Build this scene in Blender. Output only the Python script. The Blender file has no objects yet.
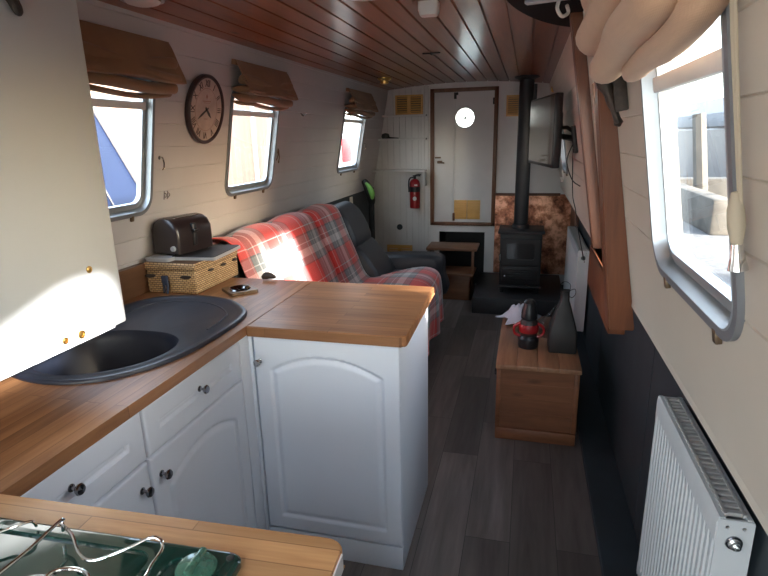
import bpy, bmesh, math, random
from mathutils import Vector, Matrix, noise as mnoise
random.seed(4)
sc = bpy.context.scene
COL = sc.collection
PI = math.pi

# ------------------------------------------------------------------ materials
def new_mat(name):
    m = bpy.data.materials.new(name); m.use_nodes = True
    nt = m.node_tree
    return m, nt, nt.nodes['Principled BSDF']
def N(nt, typ, **kw):
    n = nt.nodes.new(typ)
    for k, v in kw.items():
        if k in n.inputs: n.inputs[k].default_value = v
        else: setattr(n, k, v)
    return n
def L(nt, a, b): nt.links.new(a, b)
def rgba(c): return (c[0], c[1], c[2], 1.0)
def mathn(nt, op, a, b=None, c=None):
    n = nt.nodes.new('ShaderNodeMath'); n.operation = op
    for i, v in enumerate((a, b, c)):
        if v is None: continue
        if isinstance(v, (int, float)): n.inputs[i].default_value = v
        else: L(nt, v, n.inputs[i])
    return n.outputs[0]
def mixc(nt, fac, a, b, blend='MIX'):
    n = nt.nodes.new('ShaderNodeMix'); n.data_type = 'RGBA'; n.blend_type = blend
    for i, v in ((0, fac), (6, a), (7, b)):
        if isinstance(v, (int, float)): n.inputs[i].default_value = v
        elif isinstance(v, tuple): n.inputs[i].default_value = rgba(v)
        else: L(nt, v, n.inputs[i])
    return n.outputs[2]
def coords(nt):
    tc = nt.nodes.new('ShaderNodeTexCoord'); return tc.outputs['Object']
def ramp(nt, fac, stops, interp='LINEAR'):
    r = nt.nodes.new('ShaderNodeValToRGB'); r.color_ramp.interpolation = interp
    els = r.color_ramp.elements
    els[0].position = stops[0][0]; els[0].color = rgba(stops[0][1])
    els[1].position = stops[1][0]; els[1].color = rgba(stops[1][1])
    for p, c in stops[2:]:
        e = els.new(p); e.color = rgba(c)
    L(nt, fac, r.inputs[0]); return r.outputs[0]
def bump(nt, bsdf, h, strength=0.2, dist=0.002):
    b = N(nt, 'ShaderNodeBump', Strength=strength, Distance=dist)
    L(nt, h, b.inputs['Height']); L(nt, b.outputs[0], bsdf.inputs['Normal'])

def paint(name, col, rough=0.5, var=0.05, metal=0.0, scale=8.0, bumpy=0.05, coat=0.0, spec=0.5):
    m, nt, b = new_mat(name)
    nz = N(nt, 'ShaderNodeTexNoise', Scale=scale, Detail=4.0)
    L(nt, coords(nt), nz.inputs['Vector'])
    dark = tuple(c * (1 - var * 2) for c in col); lite = tuple(min(1, c * (1 + var)) for c in col)
    L(nt, ramp(nt, nz.outputs[0], [(0.3, dark), (0.7, lite)]), b.inputs['Base Color'])
    b.inputs['Roughness'].default_value = rough; b.inputs['Metallic'].default_value = metal
    b.inputs['Coat Weight'].default_value = coat; b.inputs['Specular IOR Level'].default_value = spec
    if bumpy:
        n2 = N(nt, 'ShaderNodeTexNoise', Scale=scale * 25, Detail=2.0); L(nt, coords(nt), n2.inputs['Vector'])
        bump(nt, b, n2.outputs[0], bumpy, 0.002)
    return m

def wood(name, c1, c2, axis='Y', rough=0.45, grain=1.0, staves=None, plank=None, coat=0.0, knots=False, spec=0.5):
    """axis: grain direction. staves=(length,width,mortar_colour,vary). plank=(axis,pitch,offset,vary)"""
    m, nt, b = new_mat(name)
    co = coords(nt)
    sep = nt.nodes.new('ShaderNodeSeparateXYZ'); L(nt, co, sep.inputs[0])
    ax = {'X': 0, 'Y': 1, 'Z': 2}[axis]
    s = [14.0, 14.0, 14.0]; s[ax] = 1.1
    mp = nt.nodes.new('ShaderNodeMapping'); mp.inputs['Scale'].default_value = [v * grain for v in s]
    L(nt, co, mp.inputs[0])
    tone = None; br = None
    if staves:
        cb = nt.nodes.new('ShaderNodeCombineXYZ')
        oth = {'X': 1, 'Y': 0, 'Z': 0}[axis] if len(staves) < 5 else staves[4]
        L(nt, sep.outputs[ax], cb.inputs[0]); L(nt, sep.outputs[oth], cb.inputs[1])
        br = N(nt, 'ShaderNodeTexBrick', Scale=1.0)
        br.inputs['Brick Width'].default_value = staves[0]; br.inputs['Row Height'].default_value = staves[1]
        br.inputs['Mortar Size'].default_value = 0.0012; br.inputs['Mortar Smooth'].default_value = 0.3
        br.inputs['Color1'].default_value = (0, 0, 0, 1); br.inputs['Color2'].default_value = (1, 1, 1, 1)
        br.offset = 0.37
        L(nt, cb.outputs[0], br.inputs['Vector'])
        br.inputs['Mortar'].default_value = (0.5, 0.5, 0.5, 1)
        tone = br.outputs[0]; vary = staves[3]
    if plank:
        pa = {'X': 0, 'Y': 1, 'Z': 2}[plank[0]]
        fl = mathn(nt, 'FLOOR', mathn(nt, 'DIVIDE', mathn(nt, 'ADD', sep.outputs[pa], plank[2]), plank[1]))
        wn = nt.nodes.new('ShaderNodeTexWhiteNoise'); wn.noise_dimensions = '1D'
        L(nt, fl, wn.inputs['W']); tone = wn.outputs[0]; vary = plank[3]
    if tone is not None:     # shift the grain per board
        addv = nt.nodes.new('ShaderNodeVectorMath'); addv.operation = 'ADD'
        sc_ = nt.nodes.new('ShaderNodeVectorMath'); sc_.operation = 'SCALE'; sc_.inputs['Scale'].default_value = 7.0
        L(nt, tone, sc_.inputs[0]); L(nt, mp.outputs[0], addv.inputs[0]); L(nt, sc_.outputs[0], addv.inputs[1])
        vec = addv.outputs[0]
    else: vec = mp.outputs[0]
    nz = N(nt, 'ShaderNodeTexNoise', Scale=1.0, Detail=6.0, Roughness=0.62, Distortion=0.7); L(nt, vec, nz.inputs['Vector'])
    n2 = N(nt, 'ShaderNodeTexNoise', Scale=5.0, Detail=3.0, Roughness=0.6); L(nt, vec, n2.inputs['Vector'])
    f = mathn(nt, 'ADD', mathn(nt, 'MULTIPLY', nz.outputs[0], 0.7), mathn(nt, 'MULTIPLY', n2.outputs[0], 0.3))
    col = ramp(nt, f, [(0.32, c1), (0.68, c2)])
    if tone is not None:
        k = mathn(nt, 'ADD', mathn(nt, 'MULTIPLY', tone, vary), 1.0 - vary * 0.6)
        vm = nt.nodes.new('ShaderNodeVectorMath'); vm.operation = 'SCALE'
        L(nt, col, vm.inputs[0]); L(nt, k, vm.inputs['Scale']); col = vm.outputs[0]
    if knots:
        vo = N(nt, 'ShaderNodeTexVoronoi', Scale=1.0)
        mk = nt.nodes.new('ShaderNodeMapping'); ks = [7.0, 7.0, 7.0]; ks[ax] = 2.2; mk.inputs['Scale'].default_value = ks
        L(nt, co, mk.inputs[0]); L(nt, mk.outputs[0], vo.inputs['Vector'])
        kf = ramp(nt, vo.outputs['Distance'], [(0.05, (1, 1, 1)), (0.11, (0, 0, 0))])
        col = mixc(nt, mathn(nt, 'MULTIPLY', kf, 0.7), col, tuple(c * 0.35 for c in c1))
    if br is not None: col = mixc(nt, br.outputs['Fac'], col, staves[2])
    L(nt, col, b.inputs['Base Color'])
    b.inputs['Roughness'].default_value = rough; b.inputs['Coat Weight'].default_value = coat
    b.inputs['Specular IOR Level'].default_value = spec
    b.inputs['Coat Roughness'].default_value = 0.18
    bump(nt, b, n2.outputs[0], 0.12, 0.001)
    return m

M = {}
M['white_wall'] = paint('painted_planks', (0.61, 0.59, 0.595), 0.42, 0.03, scale=3)
M['cream_wall'] = paint('cream_planks', (0.68, 0.62, 0.53), 0.42, 0.03, scale=3)
M['dark_panel'] = paint('charcoal_panel', (0.027, 0.037, 0.044), 0.6, 0.1)
M['white_door'] = paint('white_paint', (0.74, 0.73, 0.71), 0.45, 0.02)
M['cabinet'] = paint('satin_white', (0.71, 0.775, 0.86), 0.32, 0.015, scale=2, bumpy=0.02)
M['gloss_white'] = paint('cupboard_white', (0.67, 0.71, 0.73), 0.3, 0.015, scale=2, bumpy=0.02)
M['ceiling'] = wood('varnished_pine', (0.15, 0.044, 0.015), (0.36, 0.120, 0.042), 'Y', 0.30, 0.8, plank=('X', 0.1, 10.0, 0.35), coat=0.5, knots=True)
M['floor'] = wood('grey_vinyl', (0.085, 0.072, 0.064), (0.21, 0.185, 0.17), 'Y', 0.42, 0.6, staves=(0.9, 0.17, (0.03, 0.028, 0.026), 0.55))
M['oak_y'] = wood('oak_block_long', (0.19, 0.078, 0.030), (0.42, 0.21, 0.095), 'Y', 0.42, 1.2, staves=(0.6, 0.042, (0.17, 0.075, 0.03), 0.28))
M['oak_x'] = wood('oak_block_cross', (0.19, 0.078, 0.030), (0.42, 0.21, 0.095), 'X', 0.42, 1.2, staves=(0.6, 0.042, (0.17, 0.075, 0.03), 0.28))
M['oak_light'] = wood('oak_block_light', (0.42, 0.20, 0.075), (0.68, 0.40, 0.18), 'X', 0.35, 1.2, staves=(0.5, 0.042, (0.30, 0.15, 0.06), 0.3))
M['splash'] = wood('dark_splash_wood', (0.09, 0.045, 0.025), (0.17, 0.085, 0.045), 'Y', 0.4)
M['post'] = wood('mahogany_post', (0.10, 0.028, 0.009), (0.225, 0.072, 0.024), 'Z', 0.4, coat=0.1)
M['frame_wood'] = wood('brown_door_frame', (0.11, 0.045, 0.022), (0.22, 0.095, 0.045), 'Z', 0.45)
M['pine'] = wood('chest_pine', (0.14, 0.048, 0.020), (0.28, 0.110, 0.048), 'X', 0.45, knots=True)
M['pine_y'] = wood('chest_pine_long', (0.20, 0.09, 0.045), (0.40, 0.21, 0.11), 'Y', 0.45, knots=True)
M['step_wood'] = wood('step_wood', (0.12, 0.05, 0.025), (0.26, 0.12, 0.06), 'X', 0.4)
M['vent_wood'] = wood('yellow_pine_vent', (0.62, 0.34, 0.09), (0.85, 0.52, 0.17), 'X', 0.4)
M['brown_board'] = wood('brown_board', (0.08, 0.035, 0.02), (0.17, 0.075, 0.04), 'Z', 0.5)
M['steel'] = paint('brushed_steel', (0.62, 0.62, 0.60), 0.25, 0.05, 1.0, bumpy=0)
M['chrome'] = paint('chrome', (0.75, 0.75, 0.75), 0.12, 0.02, 1.0, bumpy=0)
M['dark_chrome'] = paint('dark_chrome', (0.28, 0.28, 0.30), 0.15, 0.05, 1.0, bumpy=0)
M['alu'] = paint('window_aluminium', (0.50, 0.54, 0.57), 0.38, 0.03, 0.75, bumpy=0.03)
M['alu_dark'] = paint('window_aluminium_flange', (0.26, 0.28, 0.31), 0.45, 0.03, 0.5, bumpy=0.03)
M['alu_bar'] = paint('window_bar_white', (0.82, 0.83, 0.82), 0.45, 0.02, 0.1, bumpy=0)
M['brass'] = paint('brass', (0.62, 0.38, 0.12), 0.28, 0.05, 1.0, bumpy=0)
M['bronze'] = paint('old_bronze', (0.20, 0.14, 0.09), 0.4, 0.1, 0.9, bumpy=0.1)
M['iron_bronze'] = paint('iron_bronze', (0.075, 0.06, 0.05), 0.4, 0.2, 0.5, scale=60, bumpy=0.4)
M['iron'] = paint('cast_iron', (0.03, 0.028, 0.027), 0.5, 0.1, 0.3, bumpy=0.15)
M['stove'] = paint('stove_black', (0.022, 0.022, 0.023), 0.5, 0.1, 0.2, bumpy=0.15)
M['black'] = paint('black_plastic', (0.014, 0.014, 0.016), 0.35, 0.05)
M['toaster'] = paint('toaster_shell', (0.022, 0.015, 0.016), 0.30, 0.05, coat=0.2)
M['slate'] = paint('slate', (0.032, 0.033, 0.036), 0.55, 0.15, bumpy=0.2)
M['leather'] = paint('charcoal_leather', (0.024, 0.026, 0.032), 0.45, 0.12, scale=12, bumpy=0.25)
M['sink'] = paint('navy_composite', (0.020, 0.025, 0.042), 0.36, 0.06, scale=30, bumpy=0.08)
M['radiator'] = paint('radiator_enamel', (0.72, 0.73, 0.72), 0.32, 0.01, bumpy=0)
M['radiator_grey'] = paint('radiator_grille', (0.52, 0.50, 0.47), 0.4, 0.02, bumpy=0)
M['white_plastic'] = paint('white_plastic', (0.72, 0.70, 0.66), 0.35, 0.01, bumpy=0)
M['red'] = paint('red_enamel', (0.34, 0.012, 0.016), 0.3, 0.04, bumpy=0)
M['green'] = paint('lime_green', (0.22, 0.55, 0.12), 0.4, 0.04, bumpy=0)
M['silver_plastic'] = paint('silver_plastic', (0.42, 0.44, 0.46), 0.4, 0.03, bumpy=0)
M['cloth_white'] = paint('white_cloth', (0.62, 0.66, 0.75), 0.85, 0.05, bumpy=0.2)
M['strap'] = paint('dark_leather_strap', (0.03, 0.022, 0.02), 0.5, 0.1)
M['blue_dark'] = paint('blue_dark_cloth', (0.05, 0.07, 0.12), 0.7, 0.1)
M['twine'] = paint('cord', (0.55, 0.48, 0.36), 0.8, 0.05)
M['ink'] = paint('clock_ink', (0.05, 0.025, 0.022), 0.6, 0.02, bumpy=0)
M['ink_soft'] = paint('clock_faded_print', (0.34, 0.17, 0.14), 0.6, 0.02, bumpy=0)
M['clock_face'] = paint('aged_clock_paper', (0.54, 0.43, 0.38), 0.6, 0.12, scale=12, bumpy=0)
M['clock_rim'] = paint('dark_clock_rim', (0.055, 0.033, 0.035), 0.35, 0.1)

def fabric(name, c, dark=0.7):
    m, nt, b = new_mat(name)
    co = coords(nt)
    w1 = N(nt, 'ShaderNodeTexWave', Scale=140.0, Distortion=1.0); w1.bands_direction = 'Z'
    w2 = N(nt, 'ShaderNodeTexWave', Scale=140.0, Distortion=1.0); w2.bands_direction = 'Y'
    L(nt, co, w1.inputs['Vector']); L(nt, co, w2.inputs['Vector'])
    nz = N(nt, 'ShaderNodeTexNoise', Scale=9.0, Detail=5.0); L(nt, co, nz.inputs['Vector'])
    L(nt, ramp(nt, nz.outputs[0], [(0.3, tuple(x * dark for x in c)), (0.7, c)]), b.inputs['Base Color'])
    b.inputs['Roughness'].default_value = 0.9
    b.inputs['Sheen Weight'].default_value = 0.2
    bump(nt, b, mathn(nt, 'ADD', w1.outputs[0], w2.outputs[0]), 0.15, 0.001)
    return m
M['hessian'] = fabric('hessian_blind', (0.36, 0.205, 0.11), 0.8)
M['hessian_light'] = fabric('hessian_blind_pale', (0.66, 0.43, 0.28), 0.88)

def tartan():
    m, nt, b = new_mat('tartan_fabric')
    uv = nt.nodes.new('ShaderNodeUVMap'); uv.uv_map = 'UVMap'
    sp = nt.nodes.new('ShaderNodeSeparateXYZ'); L(nt, uv.outputs[0], sp.inputs[0])
    R_, G_, W_, K_ = (0.78, 0.075, 0.065), (0.25, 0.28, 0.29), (0.80, 0.80, 0.80), (0.10, 0.085, 0.09)
    stops = [(0.0, R_), (0.22, W_), (0.235, R_), (0.34, K_), (0.37, G_), (0.50, W_), (0.515, G_), (0.60, W_), (0.74, G_), (0.86, K_), (0.88, R_)]
    outs = []
    for i, ph in ((0, 0.20), (1, 0.33)):
        f = mathn(nt, 'FRACT', mathn(nt, 'ADD', mathn(nt, 'DIVIDE', sp.outputs[i], 0.33), ph))
        outs.append(ramp(nt, f, stops, 'CONSTANT'))
    mx = mixc(nt, 0.5, outs[0], outs[1])
    nz = N(nt, 'ShaderNodeTexNoise', Scale=160.0, Detail=2.0); L(nt, coords(nt), nz.inputs['Vector'])
    mx2 = mixc(nt, 0.25, mx, ramp(nt, nz.outputs[0], [(0.3, (0.3, 0.3, 0.3)), (0.7, (1, 1, 1))]), 'MULTIPLY')
    L(nt, mx2, b.inputs['Base Color']); b.inputs['Roughness'].default_value = 0.95
    b.inputs['Sheen Weight'].default_value = 0.3
    bump(nt, b, nz.outputs[0], 0.4, 0.002)
    return m
M['tartan'] = tartan()

def wicker():
    m, nt, b = new_mat('wicker_weave')
    co = coords(nt); sep = nt.nodes.new('ShaderNodeSeparateXYZ'); L(nt, co, sep.inputs[0])
    cb = nt.nodes.new('ShaderNodeCombineXYZ')
    L(nt, mathn(nt, 'ADD', sep.outputs[0], sep.outputs[1]), cb.inputs[0]); L(nt, sep.outputs[2], cb.inputs[1])
    br = N(nt, 'ShaderNodeTexBrick', Scale=1.0)
    br.inputs['Brick Width'].default_value = 0.018; br.inputs['Row Height'].default_value = 0.0085
    br.inputs['Mortar Size'].default_value = 0.0016; br.inputs['Mortar Smooth'].default_value = 0.6
    br.inputs['Color1'].default_value = (0.54, 0.36, 0.18, 1); br.inputs['Color2'].default_value = (0.70, 0.50, 0.28, 1)
    br.inputs['Mortar'].default_value = (0.09, 0.045, 0.02, 1)
    L(nt, cb.outputs[0], br.inputs['Vector']); L(nt, br.outputs[0], b.inputs['Base Color'])
    b.inputs['Roughness'].default_value = 0.55
    inv = mathn(nt, 'SUBTRACT', 1.0, br.outputs['Fac']); bump(nt, b, inv, 0.8, 0.003)
    return m
M['wicker'] = wicker()

def copper():
    m, nt, b = new_mat('hammered_copper')
    co = coords(nt)
    nz = N(nt, 'ShaderNodeTexNoise', Scale=9.0, Detail=6.0, Roughness=0.7); L(nt, co, nz.inputs['Vector'])
    L(nt, ramp(nt, nz.outputs[0], [(0.36, (0.13, 0.05, 0.03)), (0.48, (0.50, 0.20, 0.11)), (0.60, (0.9, 0.50, 0.33))]), b.inputs['Base Color'])
    b.inputs['Metallic'].default_value = 0.6; b.inputs['Roughness'].default_value = 0.45
    vo = N(nt, 'ShaderNodeTexVoronoi', Scale=35.0); L(nt, co, vo.inputs['Vector']); bump(nt, b, vo.outputs['Distance'], 0.6, 0.004)
    return m
M['copper'] = copper()

def enamel(name, col, rough=0.07):
    m, nt, b = new_mat(name)
    nz = N(nt, 'ShaderNodeTexNoise', Scale=220.0, Detail=2.0); L(nt, coords(nt), nz.inputs['Vector'])
    L(nt, ramp(nt, nz.outputs[0], [(0.4, tuple(c * 0.92 for c in col)), (0.62, col)]), b.inputs['Base Color'])
    b.inputs['Roughness'].default_value = rough; b.inputs['Coat Weight'].default_value = 0.8; b.inputs['Coat Roughness'].default_value = 0.04
    return m
M['enamel_green'] = enamel('dark_green_enamel', (0.010, 0.055, 0.042))
M['matt_black'] = paint('matt_black', (0.008, 0.008, 0.009), 0.85, 0.05, spec=0.15)
M['tv_screen'] = enamel('tv_glass', (0.035, 0.035, 0.036), 0.16)

def glass(name, tint=(1, 1, 1), gloss=0.03, rough=0.0):
    m = bpy.data.materials.new(name); m.use_nodes = True; nt = m.node_tree; nt.nodes.clear()
    out = nt.nodes.new('ShaderNodeOutputMaterial')
    t = nt.nodes.new('ShaderNodeBsdfTransparent'); t.inputs[0].default_value = rgba(tint)
    g = nt.nodes.new('ShaderNodeBsdfGlossy'); g.inputs['Roughness'].default_value = rough
    mx = nt.nodes.new('ShaderNodeMixShader')
    lw = nt.nodes.new('ShaderNodeLayerWeight'); lw.inputs[0].default_value = 0.5
    fac = mathn(nt, 'ADD', mathn(nt, 'MULTIPLY', mathn(nt, 'POWER', lw.outputs['Facing'], 5.0), 0.6), gloss)
    L(nt, fac, mx.inputs[0]); L(nt, t.outputs[0], mx.inputs[1]); L(nt, g.outputs[0], mx.inputs[2]); L(nt, mx.outputs[0], out.inputs[0])
    return m
M['glass'] = glass('window_glass', (0.96, 0.97, 0.97))
M['stove_glass'] = glass('stove_glass', (0.10, 0.08, 0.07))
M['clear_plastic'] = glass('clear_plastic', (0.75, 0.78, 0.80), rough=0.1)
def green_glass():
    m, nt, b = new_mat('green_knob_plastic')
    nz = N(nt, 'ShaderNodeTexNoise', Scale=40.0); L(nt, coords(nt), nz.inputs['Vector'])
    L(nt, ramp(nt, nz.outputs[0], [(0.3, (0.10, 0.34, 0.22)), (0.7, (0.24, 0.52, 0.38))]), b.inputs['Base Color'])
    b.inputs['Roughness'].default_value = 0.12; b.inputs['Transmission Weight'].default_value = 0.6
    return m
M['green_glass'] = green_glass()
# exterior
M['blue_hull'] = paint('blue_paint_hull', (0.010, 0.018, 0.048), 0.4, 0.05, scale=2)
M['white_hull'] = paint('white_boat', (0.16, 0.15, 0.15), 0.5, 0.03)
M['tan_hull'] = wood('bleached_boards', (0.055, 0.034, 0.026), (0.085, 0.058, 0.045), 'Z', 0.7, staves=(2.2, 0.16, (0.4, 0.27, 0.2), 0.25, 1))
M['gravel'] = paint('grey_gravel', (0.11, 0.112, 0.115), 0.9, 0.2, scale=14, bumpy=0.5)
M['stone'] = paint('pale_stone', (0.10, 0.092, 0.08), 0.9, 0.2, scale=6, bumpy=0.5)
M['tarp'] = paint('grey_tarpaulin', (0.13, 0.14, 0.16), 0.7, 0.1)

# ------------------------------------------------------------------ mesh builder
class MB:
    def __init__(s): s.bm = bmesh.new()
    def absorb(s, b2, mat=None):
        if mat is not None: bmesh.ops.transform(b2, matrix=mat, verts=b2.verts)
        me = bpy.data.meshes.new('tmp'); b2.to_mesh(me); b2.free(); s.bm.from_mesh(me); bpy.data.meshes.remove(me)
        return s
    def box(s, x0, x1, y0, y1, z0, z1, bev=0.0, seg=2, mat=None):
        b = bmesh.new(); bmesh.ops.create_cube(b, size=1.0)
        bmesh.ops.scale(b, vec=(abs(x1 - x0), abs(y1 - y0), abs(z1 - z0)), verts=b.verts)
        bmesh.ops.translate(b, vec=((x0 + x1) / 2, (y0 + y1) / 2, (z0 + z1) / 2), verts=b.verts)
        if bev: bmesh.ops.bevel(b, geom=b.edges[:], offset=bev, segments=seg, affect='EDGES', profile=0.5)
        return s.absorb(b, mat)
    def loft(s, loops, closed=True, cap=True):
        rows = [[s.bm.verts.new(Vector(p)) for p in lp] for lp in loops]
        n = len(rows[0])
        for a, b in zip(rows, rows[1:]):
            for i in range(n if closed else n - 1):
                j = (i + 1) % n
                s.bm.faces.new((a[i], a[j], b[j], b[i]))
        if cap and closed:
            s.bm.faces.new(rows[0][::-1]); s.bm.faces.new(rows[-1])
        return s
    def tube(s, pts, r, seg=10, cap=True):
        pts = [Vector(p) for p in pts]; loops = []; up = None
        for i, p in enumerate(pts):
            t = (pts[min(i + 1, len(pts) - 1)] - pts[max(i - 1, 0)]).normalized()
            if up is None: up = Vector((0, 0, 1)) if abs(t.z) < 0.9 else Vector((1, 0, 0))
            a = t.cross(up); a = a.normalized() if a.length > 1e-5 else Vector((1, 0, 0)); b = t.cross(a).normalized(); up = -b if up.dot(b) < 0 else b
            rr = r[i] if isinstance(r, (list, tuple)) else r
            loops.append([p + (a * math.cos(2 * PI * k / seg) + b * math.sin(2 * PI * k / seg)) * rr for k in range(seg)])
        return s.loft(loops, True, cap)
    def cyl(s, p0, p1, r0, r1=None, seg=24):
        return s.tube([p0, p1], [r0, r0 if r1 is None else r1], seg)
    def lathe(s, prof, mat=None, seg=32, sq=1.0):
        b = MB(); b.loft([[(r * math.cos(2 * PI * k / seg), r * sq * math.sin(2 * PI * k / seg), z) for k in range(seg)] for r, z in prof], True, True)
        return s.absorb(b.bm, mat)
    def poly(s, outer, holes, z0, z1, mat=None):
        b = bmesh.new()
        def ring(pts, z):
            vs = [b.verts.new((p[0], p[1], z)) for p in pts]
            es = [b.edges.new((vs[i], vs[(i + 1) % len(vs)])) for i in range(len(vs))]
            return vs, es
        tops = []; bots = []
        loops = [outer] + list(holes)
        for z, acc in ((z1, tops), (z0, bots)):
            for lp in loops: acc.append(ring(lp, z))
            es = [e for _, ee in acc for e in ee]
            bmesh.ops.triangle_fill(b, use_beauty=True, use_dissolve=False, edges=es)
        for (tv, _), (bv, _) in zip(tops, bots):
            for i in range(len(tv)):
                j = (i + 1) % len(tv); b.faces.new((tv[i], tv[j], bv[j], bv[i]))
        return s.absorb(b, mat)
    def build(s, name, mat, parent=None, smooth=35, uv=None):
        bmesh.ops.recalc_face_normals(s.bm, faces=s.bm.faces)
        me = bpy.data.meshes.new(name); s.bm.to_mesh(me); s.bm.free()
        if smooth:
            for p in me.polygons: p.use_smooth = True
            me.set_sharp_from_angle(angle=math.radians(smooth))
        me.materials.append(mat if not isinstance(mat, str) else M[mat])
        o = bpy.data.objects.new(name, me); COL.objects.link(o)
        if parent is not None: o.parent = parent
        return o

def tag(o, label=None, cat=None, group=None, kind=None):
    if label: o['label'] = label
    if cat: o['category'] = cat
    if group: o['group'] = group
    if kind: o['kind'] = kind
    return o
def thing(name, label, cat, mat=None, group=None, loc=None):
    o = bpy.data.objects.new(name, None); COL.objects.link(o); o.empty_display_size = 0.1
    if mat is not None: o.matrix_world = mat
    if loc is not None: o.location = loc
    return tag(o, label, cat, group)
def recenter(o, mat):
    """give a mesh object built in world space the transform mat, keeping it where it is"""
    o.data.transform(mat.inverted()); o.matrix_world = mat
def struct(o): return tag(o, kind='structure')
def copy_tree(o, parent=None):
    c = o.copy(); COL.objects.link(c); c.parent = parent
    for ch in list(o.children): copy_tree(ch, c)
    return c

def rrect(w, h, r, n=6, cx=0, cy=0):
    pts = []
    for sx, sy, a0 in ((1, 1, 0), (-1, 1, 90), (-1, -1, 180), (1, -1, 270)):
        for k in range(n + 1):
            a = math.radians(a0 + 90 * k / n)
            pts.append((cx + sx * (w / 2 - r) + r * math.cos(a), cy + sy * (h / 2 - r) + r * math.sin(a)))
    return pts
def circle(r, n=32, cx=0, cy=0): return [(cx + r * math.cos(2 * PI * k / n), cy + r * math.sin(2 * PI * k / n)) for k in range(n)]
def catmull(pts, n=8, closed=False):
    P = [Vector(p) for p in pts]; out = []
    m = len(P); rng = range(m if closed else m - 1)
    for i in rng:
        if closed: a, b, c, d = P[i - 1], P[i], P[(i + 1) % m], P[(i + 2) % m]
        else: a, b, c, d = P[max(i - 1, 0)], P[i], P[i + 1], P[min(i + 2, m - 1)]
        for k in range(n):
            t = k / n
            out.append(0.5 * ((2 * b) + (c - a) * t + (2 * a - 5 * b + 4 * c - d) * t * t + (3 * b - a - 3 * c + d) * t ** 3))
    if not closed: out.append(P[-1])
    return out

# wall frames : local X = right seen from inside, Y = up along the wall, Z = into the room
TL_ = 0.190
def lx(z): return -1.545 + (z - 1.0) * TL_
def rx(z): return 0.318 - (z - 1.0) * 0.165
def frame(X, Y, Z, O):
    return Matrix(((X[0], Y[0], Z[0], O[0]), (X[1], Y[1], Z[1], O[1]), (X[2], Y[2], Z[2], O[2]), (0, 0, 0, 1)))
def on_left(y, z):
    up = Vector((TL_, 0, 1)).normalized(); X = Vector((0, 1, 0)); return frame(X, up, X.cross(up), (lx(z), y, z))
def on_right(y, z):
    up = Vector((-0.165, 0, 1)).normalized(); X = Vector((0, -1, 0)); return frame(X, up, X.cross(up), (rx(z), y, z))
YF = 5.55
def on_front(x, z): return frame(Vector((1, 0, 0)), Vector((0, 0, 1)), Vector((0, -1, 0)), (x, YF, z))
YB = -1.6

# ------------------------------------------------------------------ room shell
def plank_wall(name, xf, z0, z1, seam0, pitch, holes, mat, thick, y0=YB, y1=YF, smin=0, cuts=()):
    """planked wall with V grooves; holes=(ya,yb,za,zb)"""
    zs = {z0: 0, z1: 0}
    k = math.ceil((z0 - seam0) / pitch)
    seams = []
    while seam0 + k * pitch < z1 - 0.01:
        s = seam0 + k * pitch
        if s > z0 + 0.01 and s > smin: seams.append(s)
        k += 1
    prof = [(z0, 0), (z1, 0)]
    for s in seams: prof += [(s - 0.002, 0), (s, 0.003), (s + 0.002, 0)]
    for h in holes:
        for z in (h[2], h[3]):
            if not any(abs(z - p[0]) < 0.003 for p in prof): prof.append((z, 0))
    prof = sorted(set(prof))
    hz = []
    sgn = -1 if thick < 0 else 1
    ys = sorted({y0, y1} | {v for h in holes for v in h[:2]})
    def inhole(ym, zm): return any(h[0] < ym < h[1] and h[2] - 0.003 < zm < h[3] + 0.003 for h in holes)
    b = bmesh.new()
    fr = [[b.verts.new((xf(z) + sgn * g, y, z)) for z, g in prof] for y in ys]
    bk = [[b.verts.new((xf(z) + thick, y, z)) for z, g in prof] for y in ys]
    ny, nz = len(ys) - 1, len(prof) - 1
    solid = [[not inhole((ys[i] + ys[i + 1]) / 2, (prof[j][0] + prof[j + 1][0]) / 2) for j in range(nz)] for i in range(ny)]
    for i in range(ny):
        for j in range(nz):
            if not solid[i][j]: continue
            b.faces.new((fr[i][j], fr[i + 1][j], fr[i + 1][j + 1], fr[i][j + 1]))
            b.faces.new((bk[i][j], bk[i][j + 1], bk[i + 1][j + 1], bk[i + 1][j]))
            for di, dj, e in ((-1, 0, ((i, j), (i, j + 1))), (1, 0, ((i + 1, j), (i + 1, j + 1))), (0, -1, ((i, j), (i + 1, j))), (0, 1, ((i, j + 1), (i + 1, j + 1)))):
                a, c = i + di, j + dj
                if not (0 <= a < ny and 0 <= c < nz and solid[a][c]):
                    (p, q), (r, t) = e
                    b.faces.new((fr[p][q], fr[r][t], bk[r][t], bk[p][q]))
    m = MB(); m.bm.free(); m.bm = b
    o = m.build(name, mat, smooth=0)
    tmp = []
    for cm, w_, h_ in cuts:
        c = MB(); c.poly(rrect(w_, h_, 0.066, 8), [], -0.12, 0.08); c = c.build('cutter', mat, smooth=0); c.matrix_world = cm
        bo = o.modifiers.new('cut', 'BOOLEAN'); bo.object = c; bo.operation = 'DIFFERENCE'; bo.solver = 'EXACT'; tmp.append(c)
    if tmp:
        bpy.context.view_layer.update(); dg = bpy.context.evaluated_depsgraph_get()
        me = bpy.data.meshes.new_from_object(o.evaluated_get(dg)); o.modifiers.clear(); o.data = me
        for c in tmp: bpy.data.objects.remove(c)
    return struct(o)

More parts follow.
